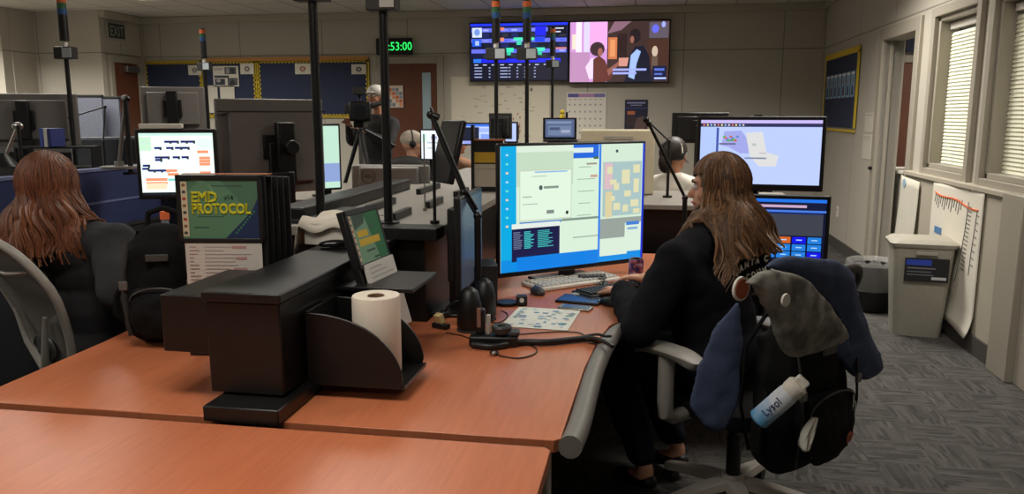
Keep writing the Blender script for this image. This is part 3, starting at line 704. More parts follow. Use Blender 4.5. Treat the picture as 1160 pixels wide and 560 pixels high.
m = MB().lathe([(.022, 0), (.064, 0), (.066, .004), (.066, .212), (.064, .216), (.024, .214), (.022, .20), (.022, 0)], n=40); m.build('roll', mat('paper_towel', (216, 206, 190), .9, var=.05, bump=.12, bscale=260), t2)
MB().lathe([(.0205, .001), (.0205, .214), (.0225, .216), (.0225, .001)], n=24).build('core', mat('cardboard', (120, 92, 66), .8), t2)
t = thing('shelf_bracket', 'flat black bracket shelf behind the paper towel roll', 'shelf', (-.90, 2.16, .885))
MB().bx(0, .24, 0, .26, .105, .118).build('shelf', BLACK, t, bevel=.002); MB().prism([(0, 0), (.1, .105), (0, .105)], (0, .12, 0), (1, 0, 0), (0, 0, 1), .01).build('gusset', BLKM, t)

# ------------------------------------------------------------------ far console with grey ledge
t = thing('ledge_console', 'black console wall with a wide grey ledge top behind the first console', 'console', (-1.05, 2.72, 0))
MB().bx(-.11, .26, .02, 3.2, .0, 1.06).build('body', BLACK, t, bevel=.004)
MB().bx(-.34, .31, 0, 3.3, 1.06, 1.095).build('ledge', LEDGE, t, bevel=.004)
MB().bx(.02, .315, -.015, .10, 1.055, 1.10).build('front_lip', BLKM, t, bevel=.003)
MB().bx(-.36, -.24, .1, 1.5, 1.095, 1.15).build('cable_rail', BLKM, t, bevel=.006)
for y0, y1, x in ((.2, .42, .07), (.62, .86, .09), (1.1, 1.35, .1), (.45, .8, -.12), (1.2, 1.6, -.12), (2.0, 2.5, .0)):
    MB().bx(x, x+.025, y0, y1, 1.095, 1.125).build('clip_rail', BLKM, t, bevel=.003)
MB().bx(-.30, .02, .35, .36, 1.0951, 1.0965).build('seam', BLKM, t)

# ------------------------------------------------------------------ screens
def monitor(label, c, n, w_, h_, shapes=None, base=(200, 215, 235), group=None, name='monitor', tilt=0, bez=.014, foot=None, deep=.03, back=None, em=.95, arm=False, btm=0.0, backm=None):
    """c centre of the screen (world), n facing (x,y); foot = z of what it stands on"""
    rz = rzn(*n); fz = c[2]-h_/2 if foot is None else foot
    t = thing(name, label, name.replace('_', ' '), (c[0], c[1], fz), rz, group)
    ce = c[2]-fz
    hs = MB().bx(-w_/2, w_/2, -.012, .012, ce-h_/2, ce+h_/2).box((0, .02, ce), (w_*.8, deep, h_*.75)).build('housing', backm or BLKP, t, bevel=.006)
    if tilt: pass
    if shapes is not None:
        graphic('screen', t, w_-2*bez, h_-2*bez-btm, shapes, base, emit=em, y=-.0135, cz=ce+btm/2)
    if foot is not None:
        m = MB().bx(-.035, .035, .03, .07, .012, ce+.02).bx(-.06, .06, .02, .06, ce-.06, ce+.06); m.build('neck', BLKM, t, bevel=.004)
        MB().box((0, .05, .007), (min(.30, w_*.5), .2, .014)).build('foot', BLKM, t, bevel=.005)
    return t
# big main display
def mainshapes():
    g = (205, 226, 205); S = []
    S += [('r', 0, 0, .1, 1, (0, 160, 214)), ('p', [(0, .9), (1, .88), (1, 1), (0, 1)], (0, 132, 214)), ('r', .1, 0, .48, .32, (186, 208, 184)), ('r', .48, 0, .66, .11, (26, 96, 208)), ('r', .48, .025, .62, .065, (208, 224, 220)), ('r', .1, 0, .48, .05, (208, 224, 206))]
    S += [('r', .12, .19, .47, .60, (188, 200, 180)), ('r', .125, .2, .465, .59, (214, 232, 212)), ('r', .22, .205, .44, .215, (120, 170, 220)), ('r', .2, .24, .3, .245, (150, 160, 150)), ('c', .26, .335, .012, .02, (70, 84, 80)), ('r', .28, .325, .38, .345, (126, 140, 130)),
          ('r', .14, .4, .2, .408, (150, 160, 150)), ('r', .14, .46, .24, .466, (150, 160, 150)), ('r', .3, .52, .35, .55, (120, 132, 124)), ('c', .44, .55, .01, .016, (30, 40, 40)), ('r', .12, .605, .4, .625, (40, 110, 190))]
    S += [('r', .07, .63, .39, 1.0-.08, (20, 22, 66)), ('r', .07, .615, .39, .655, (216, 224, 216))]
    rr = random.Random(4)
    for k in range(11):
        y = .68+k*.013; S.append(('r', .08, y, .12+.02*rr.random(), y+.006, (110, 120, 150))); S.append(('r', .15, y, .19+.03*rr.random(), y+.008, (60, 180, 180)))
        S.append(('r', .24, y, .3+.05*rr.random(), y+.007, (60, 170, 170)))
    for k in range(6): S.append(('r', .5+.02*rr.random(), .18+k*.1, .56+.08*rr.random(), .186+k*.1, (140, 156, 146)))
    S += [('r', .62, .10, .655, .12, (60, 96, 70)), ('r', .57, .15, .645, .165, (150, 140, 130)), ('r', .6, .25, .65, .27, (190, 150, 130)), ('r', .4, .60, .66, .62, (120, 140, 130)), ('r', .39, .63, .66, .88, g), ('r', .48, .76, .66, .77, (150, 166, 154)),
          ('r', .66, 0, .675, .93, (40, 120, 220)), ('r', .675, 0, .985, .93, (200, 220, 200)), ('c', .79, .06, .01, .014, (60, 70, 80)),
          ('r', .69, .15, .98, .61, (158, 184, 184)), ('r', .70, .16, .76, .38, (206, 176, 182)), ('r', .71, .4, .76, .62, (208, 196, 152)), ('r', .675, .63, .985, .80, (142, 152, 146)), ('r', .675, .8, .88, .95, (206, 224, 206)), ('r', .86, .68, .985, .93, (206, 224, 208)),
          ('r', .87, .67, .97, .70, (60, 120, 200)), ('r', .88, .72, .96, .74, (120, 160, 200)), ('r', .985, 0, 1, 1, (20, 50, 200)), ('r', .1, .885, .66, 1, (0, 120, 214))]
    for (x, y, w2, h2) in ((.72, .19, .04, .06), (.83, .22, .06, .12), (.915, .18, .05, .07), (.92, .3, .04, .12), (.74, .3, .05, .04), (.77, .33, .04, .06), (.85, .4, .05, .05), (.9, .48, .06, .06), (.77, .5, .05, .06), (.84, .52, .04, .06), (.75, .44, .03, .04), (.92, .56, .05, .04)):
        S.append(('r', x, y, x+w2, y+h2, (212, 208, 168)))
    for k in range(9): S.append(('r', .03, .06+k*.07, .045, .075+k*.07, [(170, 210, 240), (110, 220, 190), (230, 200, 160)][k % 3]))
    return S
mc = PD(650, 234, 3.57)
monitor('very large monitor with a green-white desktop, map and dark terminal window on the right desk', mc, (.507, -.593), .80, .575, mainshapes(), (204, 226, 204), foot=.75, bez=.012, btm=.01, em=.85)
# right pair
S = [('r', 0, 0, 1, .05, (190, 176, 230)), ('r', 0, .05, 1, .105, (46, 46, 86)), ('r', 0, .105, .14, 1, (168, 188, 238)), ('r', .135, .12, .155, .95, (60, 80, 160)), ('p', [(.2, .18), (.34, .16), (.40, .3), (.42, .52), (.34, .52), (.24, .42), (.18, .4)], (150, 156, 216)),
     ('p', [(.38, .2), (.52, .18), (.56, .5), (.66, .55), (.64, .72), (.5, .72), (.42, .55)], (206, 206, 206)), ('r', .44, .36, .47, .4, (170, 180, 170)), ('r', .38, .58, .56, .605, (120, 130, 150)), ('r', .16, .36, .3, .385, (96, 90, 130)), ('r', .22, .3, .3, .33, (90, 130, 120)), ('r', .5, .51, .56, .52, (150, 150, 160))]
for k in range(12): S.append(('r', .02+.03*k, .065, .035+.03*k, .09, [(220, 120, 90), (220, 210, 130), (150, 190, 220), (200, 200, 210)][k % 4]))
for k in range(9): S.append(('c', .2+.014*k, .26+.04*((k*5) % 4)/2, .012, .018, [(86, 170, 90), (200, 90, 70), (90, 120, 180)][k % 3]))
c1 = PD(860, 174, 3.72)
monitor('upper right monitor showing a pale blue coastline map', c1, (-.12, -1), .575, .345, S, (176, 192, 240), bez=.018, btm=.012, em=.9)
S = [('r', 0, 0, 1, .05, (30, 110, 220)), ('r', 0, .05, 1, .17, (14, 22, 54)), ('r', .35, .09, .85, .13, (190, 160, 190)), ('r', 0, .17, 1, .2, (70, 120, 220)), ('r', .02, .2, .98, .56, (58, 62, 72)), ('r', .02, .2, .98, .23, (20, 40, 100)), ('r', 0, .56, 1, 1, (10, 14, 40)),
     ('r', .8, .93, .84, .97, (160, 190, 230)), ('r', .86, .93, .9, .97, (160, 190, 230)), ('r', .93, .93, .97, .97, (160, 190, 230))]
for r_ in range(3):
    for c_ in range(6):
        x = .28+c_*.118; y = .58+r_*.115
        col = (30, 120, 210)
        if r_ == 0: col = [(20, 90, 190), (20, 90, 190), (30, 170, 90), (196, 96, 40), (14, 20, 220), (30, 120, 210)][c_]
        if r_ == 2 and c_ == 5: col = (14, 20, 220)
        S.append(('r', x, y, x+.105, y+.1, col)); S.append(('r', x+.03, y+.04, x+.075, y+.055, (170, 205, 240)))
c2 = PD(861, 262, 3.70)
monitor('lower right monitor with a dark keypad screen of blue, green and orange buttons', (c2[0], c2[1], c2[2]), (-.10, -1), .60, .345, S, (14, 18, 46), foot=.75, bez=.018, btm=.01, em=.85)
t = thing('monitor_pole', 'black pole mount holding up the upper right map monitor', 'mount', (c1[0], c1[1]+.10, .75))
MB().cyl((0, 0, 0), (0, 0, .75), .02).bx(-.05, .05, -.05, 0, .52, .60).bx(-.1, .1, -.06, .06, 0, .012).build('pole', BLKM, t)
# black rear monitor behind the upper right one
c = PY(793, 157, 4.9)
monitor('blank black monitor back behind the seated headset wearer, left of the map monitor', PD(793, 145, 6.3), (.1, 1), .44, .24, None, foot=.98, backm=BLKP)
# left desk 4:3 screen
S = [('r', 0, 0, 1, .04, (190, 226, 214)), ('r', 0, .06, .16, .28, (190, 226, 196)), ('r', .78, .1, 1, .26, (214, 240, 224)), ('r', 0, .95, .55, 1, (20, 22, 30)), ('r', .55, .95, 1, 1, (20, 22, 30)), ('r', .02, .12, .14, .17, (190, 220, 200))]
def cellrow(y, xs_):
    for x in xs_: S.append(('r', x, y, x+.10, y+.035, (24, 30, 110))); S.append(('r', x+.07, y+.0, x+.10, y+.05, (40, 40, 60)))
cellrow(.12, (.34, .44, .56, .66)); cellrow(.22, (.2, .36, .48, .58)); cellrow(.37, (.2, .3, .44, .56)); cellrow(.41, (.2,)); cellrow(.5, (.03,)); cellrow(.58, (.2, .28, .1)); cellrow(.55, (.02,))
for x, y in ((.78, .28), (.8, .38), (.8, .43), (.8, .48), (.8, .62), (.06, .72), (.2, .72), (.34, .58), (.36, .64), (.06, .78), (.2, .78)): S.append(('r', x, y, x+.15, y+.045, (232, 142, 104)))
for x, y in ((.5, .68), (.36, .73)): S.append(('r', x, y, x+.14, y+.035, (120, 200, 190)))
S.append(('r', .06, .80, .34, .9, (240, 214, 180)))
cL = PD(202, 186, 3.6)
tL = monitor('square monitor with a white and orange call list beside the left seated woman', cL, (.34, -.94), .35, .315, S, (226, 244, 234), foot=.75, bez=.018, em=.95)
tag(MB().bx(-.09, .09, -.02, .03, 0, .022).build('paper_holder', PAPER, None, bevel=.004, loc=cL+V((-.06, -.02, .159)), rot=(0, 0, rzn(.34, -.94))), 'white bar lying on top of the square call list monitor', 'bar')
# hidden screen edge right of the list monitor
monitor('black monitor behind and right of the square call list monitor', PD(236, 178, 3.95), (.1, -1), .24, .26, [('r', 0, 0, 1, 1, (26, 28, 34))], (26, 28, 34), foot=.75, em=.2)
# the big back-facing monitor
cB = PD(308, 166, 4.0)
tB = monitor('large dark grey monitor seen from behind, centre left, with a slim arm', cB, (-.70, .71), .54, .47, None, foot=.75, deep=.05, backm=MONB, bez=.01)
MB().bx(-.27, .27, .036, .047, cB[2]-.75+.17, cB[2]-.75+.176).build('vent_slot', BLKP, tB)
m = MB().box((-.04, .085, cB[2]-.75-.03), (.09, .05, .30)).cyl((-.05, .10, cB[2]-.75+.0), (-.05, .17, cB[2]-.75+.0), .035).box((.0, .11, cB[2]-.75-.22), (.12, .08, .2)); m.build('arm_mount', BLKM, tB, bevel=.006)
# its stand post
# slim lit monitor edge seen past the post
monitor('narrow slice of a monitor with a pale green screen right of the grey monitor', PD(371, 178, 4.8), (.75, -.66), .17, .40, [('r', 0, 0, .3, .3, (120, 190, 140)), ('r', 0, .6, 1, .9, (140, 160, 210))], (190, 226, 206), foot=1.0, em=.8)
# side-on monitor on the right desk
cS = PD(531, 271, 3.02)
monitor('dark monitor seen nearly edge-on left of the very large monitor', cS, (.985, .02), .42, .36, [('r', .05, .05, .95, .95, (60, 66, 78))], (58, 64, 76), foot=.75, em=.5, deep=.05)
# back-facing monitors far left
def backmon(label, px, py, d, w_, h_, n, foot=1.0, group=None):
    c = PD(px, py, d); t = monitor(label, c, n, w_, h_, None, foot=foot, deep=.04, backm=MONB, group=group)
    MB().box((0, .06, c[2]-foot), (.07, .05, .24)).build('mount', BLKM, t, bevel=.004); return t
backmon('wide dark monitor back at the left edge behind the auburn-haired woman', 30, 136, 5.05, .60, .33, (-.45, .9), foot=1.05)
backmon('dark monitor back in front of the navy board at the left', 197, 123, 5.6, .42, .30, (-.4, .92), foot=1.1)
# far screens
S = [('r', 0, 0, 1, .12, (60, 110, 220)), ('r', 0, .15, .5, .85, (24, 28, 48)), ('r', .5, .2, 1, .4, (150, 170, 230)), ('r', .55, .5, .95, .9, (120, 150, 230)), ('r', .05, .86, .4, 1, (140, 150, 220))]
monitor('far monitor with blue and white windows behind the yellow binder stand', PD(543, 152, 7.0), (0, -1), .34, .2, S, (180, 196, 240), foot=.98)
monitor('far monitor with a blue screen strip just left of the very large monitor', PD(579, 150, 6.8), (0, -1), .12, .18, [('r', 0, .2, .3, .6, (90, 120, 220))], (170, 186, 236), foot=.98) 
monitor('small tilted grey monitor back above the blue far screen', PD(567, 143, 6.2), (.2, 1), .19, .2, None, foot=1.05, backm=DGREY)
S = [('r', .05, .1, .9, .25, (120, 140, 170)), ('r', .1, .35, .9, .9, (110, 126, 160)), ('r', .15, .45, .5, .6, (70, 80, 110)), ('r', .55, .6, .85, .75, (160, 170, 190))]
lt = thing('laptop', 'small open laptop with a grey-blue screen behind the very large monitor', 'laptop', PD(634, 158, 5.2), R(8)); lz = lt.location.z-.981; MB().bx(-.08, .08, -.12, -.01, -lz, -.012).build('riser', BLKP, lt)
MB().bx(-.11, .11, -.15, .0, -.012, 0).build('base', BLKP, lt, bevel=.003); MB().bx(-.11, .11, 0, .012, 0, .14).build('lid', BLKP, lt, bevel=.003)
graphic('screen', lt, .19, .115, S, (84, 98, 132), emit=.8, y=-.001, cz=.072)
S = [('r', .05, .1, .3, .4, (200, 230, 220)), ('r', .3, .4, .9, .45, (170, 180, 190)), ('r', .3, .6, .7, .64, (170, 180, 190)), ('r', .5, .2, .8, .3, (150, 160, 200))]
monitor('far white monitor screen just right of the man in the pale cap', PD(489, 164, 6.6), (-.1, -1), .20, .26, S, (224, 232, 240), foot=.98)
# long pale desktop box / printer behind the main monitor
q_ = PD(699, 147, 5.3); t = thing('storage_box', 'long pale flat box behind the very large monitor, below the small dark poster', 'box', (q_.x, q_.y, .981), R(4)); hq = q_.z-.981
MB().bx(-.24, .24, -.15, .15, 0, hq).build('body', mat('cream_plastic', (206, 196, 168), .6), t, bevel=.01); MB().bx(-.09, .1, -.156, -.15, hq-.06, hq-.04).build('slot', LGREY, t)
# shelf that carries far things behind the main display
def worktable(label, x0, x1, y0, y1, z, top=LEDGE, body=BLACK, name='worktable', grp=None):
    t = thing(name, label, 'table', ((x0+x1)/2, (y0+y1)/2, 0), 0, grp); w_, d_ = x1-x0, y1-y0
    MB().bx(-w_/2, w_/2, -d_/2, d_/2, z-.03, z).build('tabletop', top, t, bevel=.004)
    MB().bx(-w_/2+.03, w_/2-.03, -d_/2+.03, -d_/2+.06, .0, z-.03).build('front_panel', body, t)
    for s in (-1, 1): MB().bx(s*(w_/2-.05)-.02, s*(w_/2-.05)+.02, -d_/2+.06, d_/2-.03, 0, z-.03).build('leg', body, t)
    return t
# ------------------------------------------------------------------ background worktops and partitions
worktable('grey-topped black workstation counter under the far monitors', -1.98, -.9, 6.05, 7.1, .98)
worktable('grey-topped counter behind the right monitors, with the seated headset wearer', -.70, .9, 4.7, 5.6, .98)
worktable('dark counter along the middle under the blank black monitor back', .25, .95, 6.15, 6.6, .98, DGREY)
worktable('grey-topped counter between the large grey monitor back and the cameraman', -2.25, -1.42, 4.45, 5.6, 1.0)
worktable('dark counter under the monitor backs at the far left', -4.6, -3.35, 4.42, 5.0, 1.05, DGREY)
# navy partition running away from the camera beside the left desk
def partition(name, label, p0, p1, z0, z1, m, grp=None, trimm=LGREY, th=.05, rail=True, split=None):
    d = V((p1[0]-p0[0], p1[1]-p0[1], 0)); L = d.length; a = atan2(d.y, d.x)
    t = thing(name, label, 'partition', (p0[0], p0[1], z0), a, grp)
    MB().bx(0, L, -th/2, th/2, 0, z1-z0-.02).build('panel', m, t, bevel=.004)
    if rail: MB().bx(-.005, L+.005, -th/2-.004, th/2+.004, z1-z0-.02, z1-z0).build('top_rail', trimm, t, bevel=.003)
    if split: MB().bx(0, L, -th/2-.003, th/2+.003, split, split+.012).build('seam_rail', trimm, t)
    return t
partition('partition', 'long navy fabric partition beyond the auburn-haired woman', (-3.16, 2.2), (-3.08, 4.62), .86, 1.20, NAVYF, split=.14, trimm=mat('steel_blue_rail', (92, 104, 140), .5))
partition('partition', 'black lower partition panel under the navy fabric one', (-3.16, 2.2), (-3.08, 4.62), 0, .86, mat('black_panel_fabric', (24, 25, 30), .9), trimm=DGREY)
partition('partition', 'dark navy partition end facing the camera beside the square monitor', (-3.06, 4.62), (-2.3, 4.62), 0, 1.16, mat('dark_navy_fabric', (20, 26, 48), .9), trimm=DGREY)
partition('partition', 'slate grey upper partition behind the navy one', (-4.05, 5.08), (-3.35, 5.7), 0, 1.34, GREYF, trimm=mat('steel_rail', (128, 132, 140), .5))
partition('partition', 'slate grey low partition at the left edge below the wide monitor back', (-4.6, 3.55), (-3.25, 4.33), 0, 1.14, GREYF, trimm=LGREY)
FR = mat('frosted_screen', (126, 130, 146), .5, var=.25, scale=60)
partition('privacy_screen', 'frosted grey privacy screen below the brown left door', PD(87, 162, 6.5), PD(120, 162, 6.5), 1.25, 1.66, FR, trimm=DGREY, th=.03)
partition('privacy_screen', 'frosted grey privacy screen right of its framed twin, below the brown left door', PD(121, 162, 6.6), PD(139, 162, 6.6), 1.25, 1.65, FR, trimm=DGREY, th=.03)
t = thing('counter', 'long counter carrying the frosted privacy screens', 'counter', (-4.9, 6.15, 0))
MB().bx(-.7, 1.6, -.25, .3, 1.19, 1.25).build('counter_top', DGREY, t, bevel=.004); MB().bx(-.66, 1.56, -.2, .25, 0, 1.19).build('base', BLACK, t)
# bookshelf-like rack under the monitor back with binders
t = thing('rack', 'black shelf rack under the wide monitor back at the left', 'rack', PD(66, 170, 4.9)*1.0, R(20)); t.location.z = 1.05
for z in (.0, .12, .245): MB().bx(-.22, .2, -.05, .12, z, z+.012).build('shelf', BLKP, t)
MB().bx(-.23, -.22, -.05, .12, 0, .257).build('side', BLKP, t); MB().bx(.2, .21, -.05, .12, 0, .257).build('side', BLKP, t)
for k, (c_, lab) in enumerate((((70, 92, 170), 'blue'), ((214, 214, 210), 'white'), ((40, 52, 110), 'dark blue'))):
    p = PD(56+k*4.6, 168, 4.85); p.z = 1.05+.258
    b_ = MB().bx(-.011, .011, -.06, .06, 0, .11).build('binder', ink(c_), None, bevel=.002, loc=p)
    tag(b_, 'narrow %s binder standing behind the auburn-haired woman\'s head' % lab, 'binder', 'binders on the black rack')
# ------------------------------------------------------------------ signal towers
def tower(label, bx_, by, zb, zt, r, boxes=((0, .05),), cols=((206, 104, 56), (52, 100, 70), (44, 84, 140)), box_front=(190, 200, 206), bw=.085, sc=1.0, seg=.035, dark=.15, lean=0.0):
    t = thing('signal_tower', label, 'signal light', (bx_, by, zb), 0, 'pole signal lights')
    t.rotation_euler = (0, lean, 0)
    H = zt-zb
    MB().cyl((0, 0, 0), (0, 0, H), r, n=12).cyl((0, 0, 0), (0, 0, .015), r*2.6, n=16).build('pole', BLKM, t)
    for (dx, w_) in boxes:
        b = MB().bx(dx-bw*.75*sc, dx+bw*.75*sc, -.03*sc, .03*sc, H, H+.075*sc).build('control_box', DGREY, t, bevel=.004)
        MB().bx(dx-.0, dx+bw*.72*sc, -.034*sc, -.03*sc, H+.008*sc, H+.068*sc).build('face_plate', ink(box_front), b)
    z = H+.075*sc
    MB().cyl((0, 0, z), (0, 0, z+.035*sc), .016*sc, n=12).build('collar', WHITEP, t); z += .035*sc
    MB().cyl((0, 0, z), (0, 0, z+dark*sc), .028*sc, n=16).build('buzzer', BLKP, t); z += dark*sc
    for c_ in cols[::-1]:
        MB().cyl((0, 0, z), (0, 0, z+seg*sc), .028*sc, n=16).build('lens', mat('lens_%d_%d_%d' % c_, c_, .25, var=.05, spec=.6), t); z += seg*sc
    MB().cyl((0, 0, z), (0, 0, z+.012*sc), .026*sc, .02*sc, 16).build('cap', BLKP, t)
    return t
def tw(label, px, ybox, d, zb, r, sc, **k):
    p = PD(px, ybox, d); return tower(label, p.x, p.y, zb, p.z, r, sc=sc, **k)
tw('signal light with orange and blue rings on a pole in front of the white pier', 75, 67, 5.0, 1.05, .014, 1.0, dark=.16)
tw('signal light on a pole in front of the left navy board', 232, 80, 6.4, 1.25, .016, .85, dark=.16)
tw('signal light on a pole across the left television, leftmost of three', 562, 68, 5.4, 1.095, .014, 1.05)
tw('signal light on a pole across the left television, middle of three', 597, 68, 5.4, 1.095, .014, 1.05)
tw('smallest signal light on a pole across the left television, rightmost of three', 626, 77, 6.9, 0, .012, .9)
pA = PD(351, 2, 2.95); tower('thick black post with a square plate at the top edge, left of the clock', pA.x+.01, pA.y, 1.09, pA.z, .017, lean=0, bw=.085, box_front=(60, 58, 56), sc=1.0)
pB = PD(434, 13, 2.85); tower('thick black post with a box at the top edge, passing in front of the clock', pB.x, pB.y, 1.09, pB.z, .016, bw=.06, box_front=(200, 198, 192), sc=1.2)
# small black stand posts on the black ledge
def post(label, x, y, z0, z1, r, m=BLKM, group=None):
    t = thing('post', label, 'post', (x, y, z0), 0, group)
    MB().cyl((0, 0, 0), (0, 0, z1-z0), r, n=10).build('shaft', m, t); MB().cyl((0, 0, 0), (0, 0, .012), r*3, n=14).build('foot', m, t); return t
p = PD(491, 152, 2.9); post('thin black post beside the tilted black screen', p.x, p.y, 1.1, p.z, .006)
p = PD(480, 152, 3.3); post('thin silver rod left of the tilted black screen', p.x, p.y, 1.1, p.z, .003, METAL)
# ------------------------------------------------------------------ spring arms and boom arms
def arm(name, label, pts, r, m=BLKM, cat='arm', pair=0.0, base=None, tip=None):
    b0 = V(pts[0]); t = thing(name, label, cat, b0)
    Q = [V(p)-b0 for p in pts]
    for a, b in zip(Q, Q[1:]):
        mb = MB().cyl(a, b, r, n=10)
        if pair: mb.cyl(a+V((0, 0, pair)), b+V((0, 0, pair)), r*.7, n=8)
        mb.build('arm_tube', m, t)
    for q in Q: MB().ell(q, r*2.0).build('joint', m, t)
    if base: MB().cyl((0, 0, -base), (0, 0, 0), r*1.6, n=12).cyl((0, 0, -base), (0, 0, -base+.012), r*5, n=20).build('base', m, t)
    if tip: tip(t, Q[-1])
    return t
def foamtip(t, q): MB().ell(q+V((0, 0, -.01)), (.02, .02, .035)).build('microphone', BLKP, t)
a0 = PD(541, 245, 2.9); 
def scr_tip(t, q):
    a = PD(490, 128, 2.9)-a0
    pl = [PD(489, 140, 2.9)-a0, PD(500, 133, 2.9)-a0, PD(528, 200, 2.9)-a0, PD(521, 208, 2.9)-a0]
arm('spring_arm', 'black spring arm slanting down from its joint above the tilted screen', [a0, PD(525, 218, 2.9), PD(488, 130, 2.9)], .008, pair=.025, base=a0.z-.76, tip=lambda t, q: MB().cyl(q, q+V((.03, 0, -.01)), .013).build('clamp', BLKM, t))
# tilted black screen held edge-on by the arm
ct = PD(507, 172, 3.0); t = thing('tablet_screen', 'tilted black screen leaning beside the spring arm', 'screen', ct, R(-50), rx=R(-14))
MB().bx(-.09, .09, -.01, .012, -.12, .12).build('housing', BLKP, t, bevel=.006); MB().bx(-.08, .08, -.012, -.01, -.11, .11).build('glass', mat('dark_glass', (36, 38, 44), .15), t)
MB().cyl((0, .01, 0), (0, .04, -.02), .015).build('mount', BLKM, t)
b0 = PD(763, 205, 3.9); b0.z = max(b0.z, .99)
b0 = PD(776, 224, 4.0)
arm('boom_arm', 'black boom arm crossing the right edge of the very large monitor', [b0, PD(735, 140, 3.95), PD(732, 136, 3.9)], .008, base=b0.z-.755)
b1 = PD(758, 160, 5.0); arm('boom_arm', 'thin boom arm beside the small dark poster', [b1, PD(735, 138, 5.0)], .006, base=b1.z-.98)
b2 = PD(117, 160, 5.2); arm('boom_arm', 'thin dark boom arm in front of the frosted privacy screen', [b2, PD(119, 121, 5.2), PD(76, 134, 5.1)], .005, base=b2.z-1.0)
b3 = PD(135, 187, 4.45); arm('task_lamp', 'silver and black jointed lamp arm standing on the navy partition', [b3, PD(142, 112, 4.4)], .011, METAL, pair=.0, tip=lambda t, q: (MB().ell(q, (.03, .02, .02)).build('joint_cap', BLKM, t), MB().cyl((0, 0, -.02), (0, 0, -.006), .10, n=24).cyl((0, 0, -.006), (0, 0, .02), .025).build('base', METAL, t)))
p = PD(148, 188, 4.45); post('black rod of the jointed lamp, beside its silver arm', p.x, p.y, 1.17, PD(147, 114, 4.45).z, .014)
b4 = PD(4, 182, 4.0); arm('task_lamp', 'silver jointed lamp arm at the left edge', [b4, PD(20, 143, 4.0)], .008, METAL, tip=lambda t, q: (MB().ell(q, (.03, .02, .02)).build('joint_cap', METAL, t), MB().cyl((0, 0, -.03), (0, 0, .04), .07, .015).build('base', BLKM, t)))
p = PX(24, 180, -3.105); post('black post beside the silver lamp arm at the left edge', p.x, p.y, 1.20, PX(24, 142, -3.105).z, .009)
# ------------------------------------------------------------------ flip chart stands
def icon_strip(S, x0, x1, n, y0=.04, y1=.96):
    S.append(('r', x0, y0, x1, y1, (196, 180, 150)))
    for k in range(n): y = y0+(k+.5)*(y1-y0)/n; S.append(('c', (x0+x1)/2, y, (x1-x0)*.3, .028, [(120, 90, 60), (60, 60, 70), (150, 60, 50)][k % 3]))
pF = PD(251, 237, 2.42)
zr = .752
t = thing('flip_chart_stand', 'stand of black flip chart frames with a green card titled in yellow', 'flip chart', (pF.x, pF.y, zr), R(9))
zc = pF.z-zr
m = MB()
for k in range(5):
    x0 = -.128+k*.010+(k > 0)*.0; MB().bx(x0, x0+.262, .01+k*.028, .018+k*.028, zc-.20-.0, zc+.102-k*.003).build('leaf', BLKP, t, bevel=.002)
fr = MB().bx(-.135, .127, -.006, .006, zc+.09, zc+.104).bx(-.135, .127, -.006, .006, zc-.103, zc-.09).bx(-.135, -.121, -.006, .006, zc-.103, zc+.104).bx(.113, .127, -.006, .006, zc-.103, zc+.104).build('frame', BLKP, t, bevel=.002)
MB().bx(-.12, .15, .008, .03, zc+.1045, zc+.107).build('top_edge', mat('tan_edge', (176, 110, 72), .7), t)
GREEN = (72, 108, 84)
S = [('p', [(.28, 0), (.5, 0), (.72, .3), (.86, .6), (.6, 1), (.0, 1), (.0, .3)], (84, 124, 94)), ('p', [(1, .3), (1, 1), (.55, 1), (.9, .55)], (22, 40, 78)), ('p', [(.1, 0), (.3, 0), (.5, .4), (.4, .1)], (98, 138, 108)),
     ('r', .2, .62, .55, .635, (50, 80, 60)), ('r', .15, .8, .35, .82, (40, 70, 52)), ('r', .4, .1, .8, .12, (60, 84, 74))]
for k in range(9): S.append(('c', .70+.03*k, .90-.045*k, .011, .02, (60, 130, 84)))
icon_strip(S, .0, .085, 8)
graphic('card', t, .236, .182, S, GREEN, y=-.001, cz=zc+0, cx=-.004)
text_mesh('lettering', 'EMD', .043, mat('yellow_letters', (214, 208, 40), .6), t, (-.092, -.0035, zc+.022), sx=.92, bold=.0028)
text_mesh('lettering', 'PROTOCOL', .043, mat('yellow_letters', (214, 208, 40), .6), t, (-.092, -.0035, zc-.014), sx=.78, bold=.0028)
text_mesh('lettering', 'v14', .02, mat('dark_green_letters', (36, 66, 50), .6), t, (.01, -.0035, zc+.03))
S = []; rr = random.Random(9)
for k in range(17): 
    y = .05+k*.054; S.append(('r', .05, y, .1+.1*rr.random(), y+.012, (150, 110, 110))); S.append(('r', .25, y, .5+.4*rr.random(), y+.012, (160, 150, 148)))
    if k % 3 == 0: S.append(('r', .6+.1*rr.random(), y-.01, .8, y+.03, (176, 130, 130)))
graphic('page', t, .236, .21, S, (196, 188, 178), y=-.003, cz=zc-.21)
MB().bx(-.13, .16, .005, .14, 0, .012).bx(-.10, -.08, .012, .03, .0, zc-.1).bx(.09, .11, .012, .03, 0, zc-.1).build('base', BLKM, t, bevel=.003)
MB().bx(-.08, .10, .125, .16, .0, zc+.08).build('spine', BLKM, t, bevel=.003)
